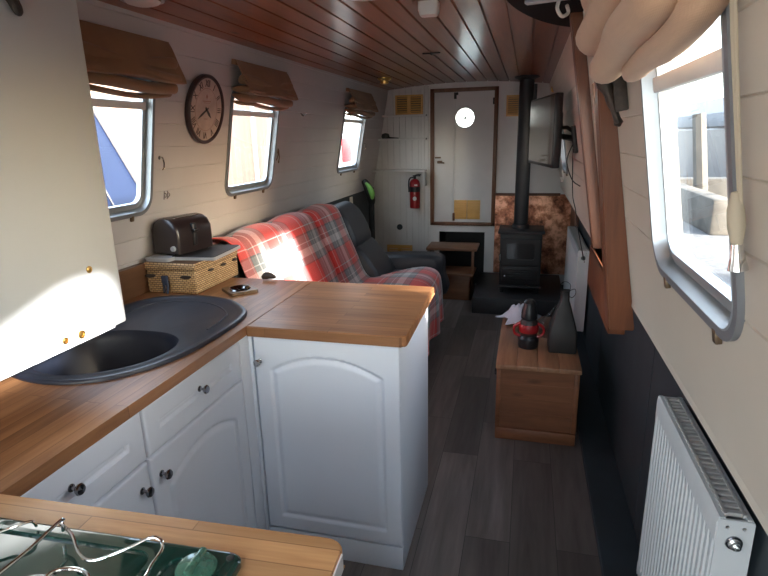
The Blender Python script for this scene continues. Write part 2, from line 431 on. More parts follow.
WZ0, WZ1 = 1.215, 1.765           # window flange outer bottom / top
def whole(a, b): return (a + 0.02, b - 0.02, WZ0 + 0.02, WZ1 - 0.02)
LEFT_W = [(-0.75, -0.2), (1.36, 1.945), (2.525, 3.075), (4.265, 4.88)]
RIGHT_W = [(0.05, 0.60), (0.738, 1.25), (4.12, 4.66)]  # first pair: unseen window added beside the camera to throw sun on the cupboard
HATCH = (1.74, 2.18, 1.06, 1.67)
ZW = (WZ0 + WZ1) / 2
plank_wall('wall_left', lx, 1.0, 1.96, 1.215, 0.0893, [], 'white_wall', -0.05, cuts=[(on_left((a + b) / 2, ZW), b - a - 0.02, WZ1 - WZ0 - 0.02) for a, b in LEFT_W])
plank_wall('wall_right', rx, 1.003, 1.95, 1.267, 0.0893, [HATCH], 'cream_wall', 0.05, smin=1.24, cuts=[(on_right((a + b) / 2, ZW), b - a - 0.02, WZ1 - WZ0 - 0.02) for a, b in RIGHT_W])
XR = 0.46
struct(MB().box(-1.60, -1.54, YB, YF, 0, 1.0).build('wall_left_lower', 'dark_panel', smooth=0))
m = MB()
for y in (YB, -0.9, 0.35): pass
ys = [YB, -0.75, 0.5, 1.953, 3.2, 4.4, YF]
for a, b in zip(ys, ys[1:]): m.box(XR, XR + 0.04, a + 0.003, b - 0.003, 0, 1.004, 0.001, 1)
m.box(XR + 0.01, XR + 0.05, YB, YF, 0, 1.004)
struct(m.build('wall_right_lower', 'dark_panel', smooth=0))
struct(MB().box(0.3185, XR + 0.05, YB, YF, 1.003, 1.013, 0.001, 1).build('trim_1', 'cream_wall'))
m = MB(); m.box(0.3145, 0.3195, YB, YF, 1.004, 1.030, 0.0015, 1); struct(m.build('trim_2', 'cream_wall'))
m = MB(); m.box(0.318, XR, YB, YF, 0, 0.035, 0.002, 1)
struct(m.build('baseboard_right', 'dark_panel'))
struct(MB().box(-1.60, 0.33, YB, YF, -0.04, 0.0).build('floor', 'floor', smooth=0))

# ceiling : shallow arch of grooved boards
XL, XRt = -1.40, 0.19
def cz(x): t = (x + 0.605) / 0.79; return 1.992 - 0.05 * t * t
m = MB(); prof = []
x = -1.47; prof.append((x, cz(x)))
k = 0
while True:
    s = -1.47 + 0.125 * k
    s = -1.50 + 0.1 * k; k += 1
    if s < XL - 0.02: continue
    if s > XRt + 0.02: break
    prof += [(s - 0.006, cz(s)), (s - 0.0035, cz(s) + 0.010), (s + 0.0035, cz(s) + 0.010), (s + 0.006, cz(s))]
prof.append((0.23, cz(0.23)))
top = [(0.23, 2.05), (-1.47, 2.05)]
m.loft([[(a, YB, c) for a, c in prof + top], [(a, YF, c) for a, c in prof + top]])
ceil_o = m.build('ceiling', 'ceiling', smooth=0)
c = MB(); c.box(-0.98, -0.22, -1.52, -0.55, 1.8, 2.2); c = c.build('cutter', 'ceiling', smooth=0)  # unseen roof hatch, added to let skylight onto the kitchen fronts
bo = ceil_o.modifiers.new('cut', 'BOOLEAN'); bo.object = c; bo.operation = 'DIFFERENCE'; bo.solver = 'EXACT'
bpy.context.view_layer.update(); me = bpy.data.meshes.new_from_object(ceil_o.evaluated_get(bpy.context.evaluated_depsgraph_get()))
ceil_o.modifiers.clear(); ceil_o.data = me; bpy.data.objects.remove(c)
struct(ceil_o)

# front bulkhead (far wall) : opening for door leaf and for the step recess
m = MB()
def fbox(x0, x1, z0, z1, y0=YF, y1=YF + 0.04, bev=0): m.box(x0, x1, y0, y1, z0, z1, bev)
fbox(-1.62, -0.94, 0.0, 2.05); fbox(-0.30, 0.55, 0.0, 2.05); fbox(-0.94, -0.30, 1.93, 2.05)
fbox(-0.94, -0.856, 0, 0.63); fbox(-0.39, -0.30, 0, 0.63); fbox(-0.856, -0.39, 0.55, 0.63)
x = -1.57
while x < -1.0:                      # tongue and groove boards at the left
    m.box(x + 0.0015, x + 0.0615, YF - 0.009, YF, 0.0, 1.97, 0.002, 1); x += 0.063
struct(m.build('wall_front', 'white_door'))
struct(MB().box(-0.90, -0.35, YF + 0.04, YF + 0.5, 0.0, 0.60).build('recess_box', 'dark_panel', smooth=0)) if False else None
m = MB()
m.box(-0.88, -0.856, YF + 0.04, YF + 0.5, 0, 0.58); m.box(-0.39, -0.366, YF + 0.04, YF + 0.5, 0, 0.58)
m.box(-0.88, -0.366, YF + 0.5, YF + 0.52, 0, 0.58); m.box(-0.88, -0.366, YF + 0.04, YF + 0.52, 0.55, 0.58); m.box(-0.88, -0.366, YF + 0.04, YF + 0.52, -0.03, 0)
struct(m.build('trim_3', 'stove', smooth=0))
# seam board and corner trims on the far wall
m = MB(); m.box(-1.052, -1.036, YF - 0.013, YF, 0, 1.97, 0.002); m.box(-1.0, -0.962, YF - 0.02, YF, 0.0, 1.97, 0.002)
struct(m.build('trim_4', 'white_door'))
# back wall; its open stern doorway is unseen, added and widened for daylight
m = MB()
m.box(-1.62, -1.25, YB - 0.05, YB, 0, 2.05); m.box(0.05, 0.55, YB - 0.05, YB, 0, 2.05); m.box(-1.25, 0.05, YB - 0.05, YB, 1.88, 2.05); m.box(-1.25, 0.05, YB - 0.05, YB, 0, 0.45)
struct(m.build('wall_back', 'white_door', smooth=0))

# ------------------------------------------------------------------ windows
def window(idx, mat, w, h, bar, open_catch=True):
    root = MB()
    oo = rrect(w, h, 0.075, 8); ii = rrect(w - 0.028, h - 0.028, 0.062, 8)
    root.poly(oo, [ii], -0.001, 0.009)
    o = root.build('window_%d' % idx, 'alu_dark'); o.matrix_world = mat; struct(o)
    m = MB()                                         # reveal running out through the wall
    a1 = rrect(w - 0.028, h - 0.028, 0.062, 8); a2 = rrect(w - 0.034, h - 0.034, 0.06, 8); a3 = rrect(w - 0.046, h - 0.046, 0.055, 8)
    m.loft([[(p[0], p[1], 0.009) for p in a1], [(p[0], p[1], 0.010) for p in a2], [(p[0], p[1], -0.020) for p in a3]], True, False)
    m.build('window_reveal', 'alu', o)
    m = MB(); f1 = rrect(w - 0.044, h - 0.044, 0.055, 8); f2 = rrect(w - 0.088, h - 0.088, 0.038, 8); f3 = rrect(w - 0.070, h - 0.070, 0.046, 8); f4 = rrect(w - 0.092, h - 0.092, 0.036, 8)
    m.poly(f1, [f2], -0.034, -0.018); m.poly(f3, [f4], -0.019, -0.013)
    m.build('window_frame', 'alu', o)
    m = MB(); m.box(-w / 2 + 0.034, w / 2 - 0.034, bar - 0.014, bar + 0.014, -0.034, -0.006, 0.003); m.build('window_bar', 'alu_bar', o)
    m = MB(); m.poly(rrect(w - 0.066, h - 0.066, 0.048, 8), [], -0.028, -0.025); m.build('window_pane', 'glass', o, smooth=0)
    for sx in (-1, 1):
        m = MB(); m.box(sx * w * 0.30 - 0.008, sx * w * 0.30 + 0.008, -h / 2 - 0.018, -h / 2 + 0.004, 0, 0.010, 0.002); m.build('window_clip', 'bronze', o)
    return o
wi = 1
zc = (WZ0 + WZ1) / 2; WH = WZ1 - WZ0
for a, b in LEFT_W:
    window(wi, on_left((a + b) / 2, zc), b - a, WH, 0.147); wi += 1
for k, (a, b) in enumerate(RIGHT_W):
    window(wi, on_right((a + b) / 2, zc), b - a, WH, 0.095); wi += 1

# ------------------------------------------------------------------ roman blinds
def blind(mat, w, label, folds, head, cloth, flat=None, taper=0.02, group=None, cord=True, tilt=0.0):
    r = thing('roman_blind', label, 'blind', mat, group)
    m = MB(); m.box(-w / 2, w / 2, head - 0.012, head + 0.012, 0.0, 0.022, 0.002); m.build('head_batten', cloth, r)
    if flat:
        pr = catmull([(p[0], p[1], 0) for p in flat], 6)
        m = MB(); rows = []
        n = 22
        for k in range(n + 1):
            t = -1 + 2 * k / n; X = t * w / 2
            wob = 0.004 * math.sin(5 * t + 1)
            rows.append([(X, p[1] + wob * (head - p[1]) * 8 + tilt * X * (head - p[1]) * 4, p[0] + wob) for p in pr] + [(X, p[1] + wob * (head - p[1]) * 8 + tilt * X * (head - p[1]) * 4 - 0.002, p[0] - 0.005 + wob) for p in reversed(pr)])
        m.loft(rows); m.build('hanging_panel', cloth, r, smooth=60)
    for (n0, u0, rn, ru, ang, x0, x1, seedv) in folds:
        m = MB(); rows = []; K = 26; S = 20
        for k in range(K + 1):
            t = k / K; X = x0 + (x1 - x0) * t
            e = min(t, 1 - t) * (x1 - x0); tp = 1.0 if taper <= 0 else math.sqrt(max(0.0, 1 - max(0.0, 1 - e / taper) ** 2))
            tp = max(tp, 0.04) if taper > 0.03 else max(tp, 0.55)
            sag = 0.008 * math.sin(PI * t) + 0.006 * math.sin(7 * t + seedv)
            row = []
            for q in range(S):
                a = 2 * PI * q / S
                pn = math.cos(a) * rn * tp * (1 + 0.10 * math.sin(9 * t + seedv + 2 * a)); pu = math.sin(a) * ru * tp * (0.75 + 0.25 * math.cos(a))
                ca, sa = math.cos(ang), math.sin(ang)
                row.append((X, u0 - sag + pn * sa + pu * ca + tilt * X, n0 + pn * ca - pu * sa))
            rows.append(row)
        m.loft(rows); m.build('fold', cloth, r, smooth=70)
    return r
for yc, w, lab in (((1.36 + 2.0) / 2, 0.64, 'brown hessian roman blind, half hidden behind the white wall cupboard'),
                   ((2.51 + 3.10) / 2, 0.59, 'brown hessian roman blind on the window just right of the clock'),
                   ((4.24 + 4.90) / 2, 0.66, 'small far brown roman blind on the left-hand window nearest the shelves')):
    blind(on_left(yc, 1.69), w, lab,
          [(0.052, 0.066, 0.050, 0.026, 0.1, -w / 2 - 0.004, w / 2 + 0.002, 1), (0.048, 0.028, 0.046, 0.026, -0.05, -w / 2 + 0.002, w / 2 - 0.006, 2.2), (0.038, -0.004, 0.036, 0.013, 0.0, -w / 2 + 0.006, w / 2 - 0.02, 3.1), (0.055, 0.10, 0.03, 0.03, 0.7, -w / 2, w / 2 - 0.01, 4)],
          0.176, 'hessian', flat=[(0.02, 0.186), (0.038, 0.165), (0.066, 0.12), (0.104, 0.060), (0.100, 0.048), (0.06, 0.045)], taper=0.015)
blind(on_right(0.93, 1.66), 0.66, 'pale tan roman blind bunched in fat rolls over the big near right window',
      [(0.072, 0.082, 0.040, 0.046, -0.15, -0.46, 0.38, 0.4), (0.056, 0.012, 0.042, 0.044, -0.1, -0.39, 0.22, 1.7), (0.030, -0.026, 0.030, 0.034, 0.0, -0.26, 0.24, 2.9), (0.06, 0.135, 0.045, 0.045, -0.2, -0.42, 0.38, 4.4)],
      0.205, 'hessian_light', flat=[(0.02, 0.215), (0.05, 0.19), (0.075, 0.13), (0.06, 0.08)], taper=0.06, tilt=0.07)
blind(on_right(0.31, 1.66), 0.55, 'pale tan blind added over the unseen window beside the camera, tilted to slant the sun patch',  # unseen blind, added so its tilt shapes the cupboard's sun patch
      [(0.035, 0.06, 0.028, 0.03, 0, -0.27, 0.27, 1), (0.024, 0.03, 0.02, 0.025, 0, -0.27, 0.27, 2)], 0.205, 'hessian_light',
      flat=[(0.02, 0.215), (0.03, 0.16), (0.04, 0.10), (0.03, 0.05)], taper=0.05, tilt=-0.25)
m = MB()
rows = []
for k in range(25):
    t = -1 + 2 * k / 24; X = t * 0.27; wv = 0.004 * math.sin(t * 22)
    rows.append([(X, 0.0, 0.015 + wv), (X, -0.36, 0.016 + wv * 1.1), (X, -0.36, 0.019 + wv * 1.1), (X, 0.0, 0.018 + wv)])
m.loft(rows); o = m.build('sun_mask_curtain', 'hessian_light', smooth=60); o.matrix_world = on_right(0.325, 1.55)  # unseen curtain, added to mask sun from the drawer fronts
tag(o, 'pale half-height curtain added to stop low sun at the unseen window beside the camera', 'curtain')

# ------------------------------------------------------------------ side hatch posts
def post(idx, y0, y1, n0s, n1, z0=0.93, z1=1.93, mat='post'):
    m = MB(); b = []
    for z in (z0, z1):
        xw = rx(z); n0 = n0s[0] if z == z0 else n0s[1]; b.append([(xw - n0, y0, z), (xw + n1, y0, z), (xw + n1, y1, z), (xw - n0, y1, z)])
    m.loft(b); bmesh.ops.bevel(m.bm, geom=m.bm.edges[:], offset=0.004, segments=2, affect='EDGES')
    return struct(m.build('trim_%d' % idx, mat))
post(5, 1.655, 1.735, (0.072, 0.030), 0.0)
post(6, 2.250, 2.33, (0.042, 0.042), 0.0)
post(9, 2.168, 2.180, (0.0, 0.0), 0.062, 1.06, 1.67, 'brown_board')
m = MB(); m.box(0.262, 0.312, 1.70, 2.33, 0.90, 1.06, 0.004); m.box(0.262, 0.40, 1.74, 2.28, 1.045, 1.06, 0.002)
struct(m.build('trim_7', 'post'))
m = MB(); m.box(0.275, 0.318, 2.20, 2.285, 0.86, 0.94, 0.01); struct(m.build('trim_8', 'step_wood'))

# ------------------------------------------------------------------ kitchen : worktops
ZT = 0.90; ZU = 0.868
bowl = catmull([(-1.40, 1.26, 0), (-1.37, 1.37, 0), (-1.283, 1.425, 0), (-1.193, 1.440, 0), (-1.10, 1.432, 0), (-1.03, 1.385, 0), (-1.005, 1.30, 0), (-1.03, 1.20, 0), (-1.10, 1.125, 0), (-1.20, 1.085, 0), (-1.32, 1.12, 0)], 5, True)
sink_o = catmull([(-1.46, 1.25, 0), (-1.46, 1.50, 0), (-1.45, 1.70, 0), (-1.38, 1.80, 0), (-1.22, 1.838, 0), (-1.08, 1.80, 0), (-0.965, 1.70, 0), (-0.93, 1.60, 0), (-0.925, 1.43, 0), (-0.94, 1.27, 0), (-0.99, 1.15, 0), (-1.07, 1.07, 0), (-1.19, 1.035, 0), (-1.33, 1.06, 0), (-1.42, 1.13, 0)], 6, True)
def scale_loop(lp, d):
    """offset a loop inward by d along its normals"""
    out = []; n = len(lp)
    area = sum(lp[i].x * lp[(i + 1) % n].y - lp[(i + 1) % n].x * lp[i].y for i in range(n))
    sg = 1 if area > 0 else -1
    for i in range(n):
        t = (lp[(i + 1) % n] - lp[i - 1]).normalized(); nn = Vector((-t.y, t.x, 0)) * sg
        out.append(lp[i] + nn * d)
    return out
hole = scale_loop(sink_o, 0.02)
m = MB(); m.poly([(-1.54, 0.614), (-0.89, 0.641), (-0.89, 2.155), (-1.54, 2.155)], [[(p.x, p.y) for p in hole]], ZU, ZT)
tag(m.build('worktop', 'oak_y', smooth=30), 'long oak block worktop along the left wall holding the dark sink', 'worktop')
m = MB(); rr_ = 0.022; pts = [(-0.8885, 2.155), (-0.8885, 1.553)] + [(-0.342 - rr_ + rr_ * math.sin(a), 1.553 + rr_ - rr_ * math.cos(a)) for a in [PI / 2 * k / 6 for k in range(7)]] + [(-0.342 - 0.01, 2.155), ]
m.poly(pts, [], ZU, ZT); bmesh.ops.bevel(m.bm, geom=[e for e in m.bm.edges if abs(e.verts[0].co.z - e.verts[1].co.z) < 1e-4 and len(e.link_faces) == 2 and abs(e.calc_face_angle(0)) > 1.2], offset=0.003, segments=2, affect='EDGES')
tag(m.build('worktop', 'oak_x'), 'oak block worktop of the peninsula, jutting out in front of the tartan sofa', 'worktop')
m = MB(); pts = rrect(1.29, 0.72, 0.03, 6, -0.895, 0.295)
m.poly(pts, [], ZU, ZT); bmesh.ops.bevel(m.bm, geom=[e for e in m.bm.edges if abs(e.verts[0].co.z - e.verts[1].co.z) < 1e-4 and len(e.link_faces) == 2 and abs(e.calc_face_angle(0)) > 1.2], offset=0.003, segments=2, affect='EDGES')
hobtop = m.build('worktop', 'oak_light')
hobtop.rotation_euler.z = 0.042; hobtop.location = (0.032, 0.028, 0)
tag(hobtop, 'pale oak worktop with a rounded corner in the foreground, holding the green hob', 'worktop')
m = MB(); m.box(-0.2505, -0.2480, 0.0, 0.625, ZU + 0.002, ZT - 0.001); m.build('edge_strip', 'white_plastic', hobtop)
m = MB(); m.box(-1.535, -1.505, 0.70, 1.88, 0.901, 1.022, 0.003)
tag(m.build('splashback', 'splash'), 'dark brown wooden upstand on the left wall behind the sink', 'splashback')

# sink
snk = thing('kitchen_sink', 'navy blue composite sink with rounded drainer set in the oak worktop', 'sink', loc=(0, 0, 0))
m = MB(); r0 = sink_o; r1 = scale_loop(sink_o, 0.004); r2 = scale_loop(sink_o, 0.014); r3 = scale_loop(sink_o, 0.026); r4 = scale_loop(sink_o, 0.032)
m.loft([[(p.x, p.y, z) for p in r] for r, z in ((r0, ZT), (r0, ZT + 0.006), (r1, ZT + 0.011), (r2, ZT + 0.012), (r3, ZT + 0.009), (r4, ZT + 0.004))], True, False)
b = m.bm; b.verts.ensure_lookup_table()
zl = ZT + 0.004
inner = [v for v in b.verts if abs(v.co.z - zl) < 1e-6]
bl = [b.verts.new((p.x, p.y, zl)) for p in bowl]
es = [e for e in b.edges if e.verts[0] in set(inner) and e.verts[1] in set(inner)]
es += [b.edges.new((bl[i], bl[(i + 1) % len(bl)])) for i in range(len(bl))]
bmesh.ops.triangle_fill(b, use_beauty=True, use_dissolve=False, edges=es)
m.build('drainer', 'sink', snk, smooth=40)
m = MB()
bl0 = bowl; L_ = [(bowl, zl + 0.0005), (scale_loop(bowl, 0.006), zl - 0.006), (scale_loop(bowl, 0.012), zl - 0.03), (scale_loop(bowl, 0.022), zl - 0.13), (scale_loop(bowl, 0.05), zl - 0.165), (scale_loop(bowl, 0.10), zl - 0.172)]
m.loft([[(p.x, p.y, z) for p in r] for r, z in L_], True, False)
b = m.bm; last = [v for v in b.verts if abs(v.co.z - (zl - 0.172)) < 1e-6]; b.faces.new(last)
m.build('bowl', 'sink', snk, smooth=40)
for d_ in (0.07,):
    lp = [p for p in scale_loop(sink_o, d_)]; seg_ = [(p.x, p.y, zl) for p in lp if p.y > 1.47]
    m = MB(); m.tube(seg_, 0.0035, 8); m.build('drainer_ridge', 'sink', snk)
m = MB(); m.lathe([(0.0, 0.003), (0.03, 0.003), (0.034, 0.0)], Matrix.Translation((-1.2, 1.26, zl - 0.171)), 24); m.build('plughole', 'steel', snk)

# doors & drawers with routed arch panels. local x right, y up, z out
def panel_mesh(w, h, arch, t=0.018, inset=0.055, N1=54, N2=64):
    N1 = 120 if N1 > 50 else 110; N2 = 150 if N2 > 50 else 36
    m = MB(); b = m.bm
    half = w / 2 - inset
    def top_at(x):
        if not arch: return h / 2 - inset
        u = x / half; return h / 2 - inset - 0.004 - arch * min(1, abs(u)) ** 2.0
    def depth(x, y):
        if arch:
            d = min(half - abs(x), (top_at(max(-half, min(half, x))) - y) * 0.9, y + h / 2 - inset)
        else: d = min(half - abs(x), h / 2 - inset - abs(y))
        # groove shoulder then raised field
        if d < 0: g = 0
        elif d < 0.004: g = d / 0.004
        elif d < 0.009: g = 1
        elif d < 0.024: g = 1 - (d - 0.009) / 0.015 * 0.85
        else: g = 0.15
        return -0.008 * g
    def edge(x, y):
        e = min(w / 2 - abs(x), h / 2 - abs(y)); return -0.004 * max(0, 1 - e / 0.005) ** 2
    xs = [-w / 2, -w / 2 + 0.002, -w / 2 + 0.005] + [-w / 2 + 0.008 + (w - 0.016) * i / N1 for i in range(N1 + 1)] + [w / 2 - 0.005, w / 2 - 0.002, w / 2]
    ysv = [-h / 2, -h / 2 + 0.002, -h / 2 + 0.005] + [-h / 2 + 0.008 + (h - 0.016) * i / N2 for i in range(N2 + 1)] + [h / 2 - 0.005, h / 2 - 0.002, h / 2]
    g = [[b.verts.new((x, y, t + depth(x, y) + edge(x, y))) for y in ysv] for x in xs]
    for i in range(len(xs) - 1):
        for j in range(len(ysv) - 1): b.faces.new((g[i][j], g[i + 1][j], g[i + 1][j + 1], g[i][j + 1]))
    ring = [g[i][0] for i in range(len(xs))] + [g[-1][j] for j in range(1, len(ysv))] + [g[i][-1] for i in range(len(xs) - 2, -1, -1)] + [g[0][j] for j in range(len(ysv) - 2, 0, -1)]
    low = [b.verts.new((v.co.x, v.co.y, 0)) for v in ring]
    for i in range(len(ring)):
        j = (i + 1) % len(ring); b.faces.new((ring[i], low[i], low[j], ring[j]))
    b.faces.new(low)
    return m
def knob(parent, x, y, z, mat='dark_chrome', s=1.0):
    m = MB(); m.lathe([(0.0, 0), (0.009 * s, 0), (0.009 * s, 0.002), (0.0045 * s, 0.004), (0.004 * s, 0.013), (0.011 * s, 0.018), (0.0135 * s, 0.023), (0.011 * s, 0.027), (0.0, 0.029)], Matrix.Translation((x, y, z)), 20)
    return m.build('knob', mat, parent)
def leaf(parent, name, w, h, arch, mat, at, kn=None, kmat='dark_chrome', N1=54, N2=64):
    o = panel_mesh(w, h, arch, N1=N1, N2=N2).build(name, mat, parent, smooth=50); o.matrix_local = at
    if kn: knob(o, kn[0], kn[1], 0.018, kmat)
    return o
def faceX(y, z, x): return frame(Vector((0, 1, 0)), Vector((0, 0, 1)), Vector((1, 0, 0)), (x, y, z))
def faceY(x, z, y): return frame(Vector((1, 0, 0)), Vector((0, 0, 1)), Vector((0, -1, 0)), (x, y, z))
for y0, y1, lab, kn in ((0.560, 1.022, 'white base unit with drawer and door nearest the hob', 1), (1.026, 1.510, 'white base unit with drawer and arched door in the inner corner', -1)):
    c = thing('base_cabinet', lab, 'kitchen unit', loc=(-1.2, (y0 + y1) / 2, 0)); w = y1 - y0
    lo = y0
    if y0 < 0.6: pass
    m = MB()
    yc = (y0 + y1) / 2
    for a, bb in ((y0, y0 + 0.016), (y1 - 0.016, y1)): m.box(-1.49 + 1.2, -0.921 + 1.2, a - yc, bb - yc, 0.10, 0.866)
    m.box(-0.29, 0.279, y0 - yc, y1 - yc, 0.10, 0.116); m.box(-0.29, -0.274, y0 - yc, y1 - yc, 0.10, 0.866)
    m.build('carcass', 'cabinet', c)
    m = MB(); m.box(0.19, 0.205, y0 - yc, y1 - yc, 0.0, 0.10); m.build('plinth', 'cabinet', c)
    leaf(c, 'drawer', w - 0.004, 0.135, 0, 'cabinet', faceX(0, 0.797, 0.287), (0, 0.010), N1=40, N2=24)
    leaf(c, 'door', w - 0.004, 0.615, 0.055, 'cabinet', faceX(0, 0.415, 0.287), (kn * (w / 2 - 0.036), 0.247))
# corner filler posts
m = MB(); m.box(-0.913, -0.896, 1.513, 1.585, 0.0, 0.866, 0.001); m.box(-0.896, -0.8835, 1.572, 1.585, 0.0, 0.866, 0.001)
tag(m.build('corner_post', 'cabinet'), 'narrow white filler post in the inner corner between the kitchen units', 'trim')
pc = thing('base_cabinet', 'white peninsula unit with one arched door facing the camera', 'kitchen unit', loc=(-0.62, 1.85, 0))
m = MB(); m.box(-0.262, -0.246, -0.262, 0.24, 0.10, 0.866); m.box(-0.262, 0.236, -0.262, 0.24, 0.10, 0.116); m.box(-0.262, 0.236, 0.224, 0.24, 0.10, 0.866)
m.build('carcass', 'cabinet', pc)
m = MB(); m.box(0.236, 0.254, -0.262, 0.24, 0.0, 0.866, 0.001); m.build('end_panel', 'cabinet', pc)
m = MB(); m.box(-0.262, 0.254, -0.276, -0.262, 0.0, 0.094, 0.001); m.build('plinth', 'cabinet', pc)
leaf(pc, 'door', 0.510, 0.757, 0.060, 'cabinet', faceY(-0.002, 0.4815, -0.263), (-0.236, 0.290), 'chrome')
# unit under the hob
c = thing('base_cabinet', 'white kitchen unit under the pale oak hob worktop', 'kitchen unit', loc=(-0.6, 0.25, 0))
m = MB(); m.box(-0.28, 0.30, -0.28, 0.26, 0.10, 0.866); m.build('carcass', 'cabinet', c); m = MB(); m.box(-0.26, 0.28, -0.26, 0.24, 0, 0.10); m.build('plinth', 'cabinet', c)

# wall cupboard at the left edge
wc = thing('wall_cupboard', 'large white wall cupboard with brass screw cups at the left edge', 'cupboard', loc=(-1.0, 0.70, 1.05))
m = MB(); m.box(-0.36, -0.022, -0.44, 0.425, -0.012, 0.82); m.build('carcass', 'gloss_white', wc)
m = MB(); m.box(-0.022, 0.0, -0.44, 0.445, 0.0, 0.83, 0.006, 3); d = m.build('door', 'gloss_white', wc)
for y, z, s in ((0.347, 0.162, 0.8), (0.292, 0.018, 1.0), (0.244, 0.02, 0.8)):
    m = MB(); m.lathe([(0.0, 0.0), (0.0105 * s, 0.0), (0.0105 * s, 0.002), (0.006 * s, 0.0035), (0.0045 * s, 0.001), (0.0, 0.001)], frame(Vector((0, 1, 0)), Vector((0, 0, 1)), Vector((1, 0, 0)), (0, y, z)), 20)
    m.build('screw_cup', 'brass', d)
m = MB(); m.tube(catmull([(0.006, 0.185, 0.775), (0.014, 0.225, 0.755), (0.016, 0.250, 0.732), (0.008, 0.275, 0.700)], 6), [0.012, 0.013, 0.014, 0.015, 0.016, 0.016, 0.016, 0.016, 0.015, 0.015, 0.014, 0.013, 0.013, 0.012, 0.011, 0.011, 0.010, 0.008, 0.004], 10)
m.build('bracket', 'iron_bronze', wc)

# ------------------------------------------------------------------ hob
hob = thing('gas_hob', 'dark green enamelled gas hob with steel pan supports in the foreground', 'hob', loc=(-0.67, 0.345, ZT))
W2, D2 = 0.286, 0.252
m = MB()
def rl(w, d, r, z, cx=0, cy=0): return [(p[0], p[1], z) for p in rrect(w, d, r, 6, cx, cy)]
m.loft([rl(2 * W2, 2 * D2, 0.02, 0.0), rl(2 * W2, 2 * D2, 0.02, 0.008), rl(2 * W2 - 0.006, 2 * D2 - 0.006, 0.02, 0.012), rl(2 * W2 - 0.014, 2 * D2 - 0.014, 0.018, 0.013)], True, True)
m.build('enamel_plate', 'enamel_green', hob, smooth=40)
m = MB()  # raised lip round the burner well
wx0, wx1 = -0.27, 0.165
m.poly(rrect(wx1 - wx0, 0.46, 0.03, 6, (wx0 + wx1) / 2, 0.0), [rrect(wx1 - wx0 - 0.016, 0.444, 0.024, 6, (wx0 + wx1) / 2, 0.0)], 0.012, 0.017)
m.build('burner_well_rim', 'enamel_green', hob)
m = MB(); m.poly(rrect(0.082, 0.45, 0.018, 6, 0.225, 0.0), [rrect(0.074, 0.442, 0.014, 6, 0.225, 0.0)], 0.012, 0.016); m.build('control_panel_rim', 'enamel_green', hob)
for y in (0.208, 0.10, -0.01, -0.12):
    m = MB(); m.lathe([(0, 0), (0.029, 0), (0.029, 0.003), (0.026, 0.007), (0.018, 0.009), (0.0, 0.010)], Matrix.Translation((0.232, y, 0.0135)), 28)
    k = m.build('control_knob', 'green_glass', hob)
    m = MB(); m.box(0.2265, 0.2375, y - 0.025, y + 0.025, 0.021, 0.032, 0.004); m.build('grip', 'green_glass', k)
for x, y, r in ((-0.17, 0.13, 0.045), (0.04, 0.10, 0.055), (-0.17, -0.12, 0.055), (0.04, -0.13, 0.040)):
    m = MB(); m.lathe([(0, 0), (r, 0), (r, 0.006), (r * 0.8, 0.010), (r * 0.8, 0.016), (r * 0.7, 0.018), (0, 0.018)], Matrix.Translation((x, y, 0.013)), 28); m.build('burner', 'dark_chrome', hob)
def wire(pts, r=0.0028): 
    m = MB(); m.tube(catmull(pts, 5), r, 8); return m.build('pan_support', 'chrome', hob)
def H(x, y, z): return (x + 0.67, y - 0.345, z - ZT)
wire([H(-0.685, 0.38, 0.944), H(-0.674, 0.469, 0.946), H(-0.669, 0.509, 0.948), H(-0.672, 0.568, 0.948), H(-0.672, 0.571, 0.940), H(-0.677, 0.573, 0.925)], 0.0026)
wire([H(-0.677, 0.572, 0.938), H(-0.647, 0.559, 0.934), H(-0.614, 0.533, 0.930), H(-0.592, 0.523, 0.930), H(-0.571, 0.526, 0.932), H(-0.536, 0.547, 0.940), H(-0.514, 0.563, 0.946), H(-0.497, 0.563, 0.944), H(-0.492, 0.555, 0.935), H(-0.493, 0.532, 0.930), H(-0.488, 0.500, 0.930), H(-0.49, 0.40, 0.94)], 0.0026)
wire([H(-0.63, 0.40, 0.945), H(-0.608, 0.456, 0.945), H(-0.604, 0.478, 0.947), H(-0.586, 0.487, 0.948), H(-0.564, 0.488, 0.947), H(-0.548, 0.480, 0.946), H(-0.532, 0.462, 0.940), H(-0.525, 0.40, 0.94)], 0.0026)
wire([H(-0.86, 0.42, 0.935), H(-0.761, 0.539, 0.935), H(-0.741, 0.556, 0.938), H(-0.730, 0.570, 0.936), H(-0.730, 0.577, 0.922)], 0.0022)
m = MB(); m.lathe([(0, 0), (0.006, 0), (0.006, 0.002), (0.003, 0.003), (0, 0.003)], Matrix.Translation((0.270, 0.236, 0.013)), 16); m.build('screw', 'iron', hob)
for o_ in (hob,): o_.rotation_euler.z = 0.035; o_.location = (-0.655, 0.336, ZT)

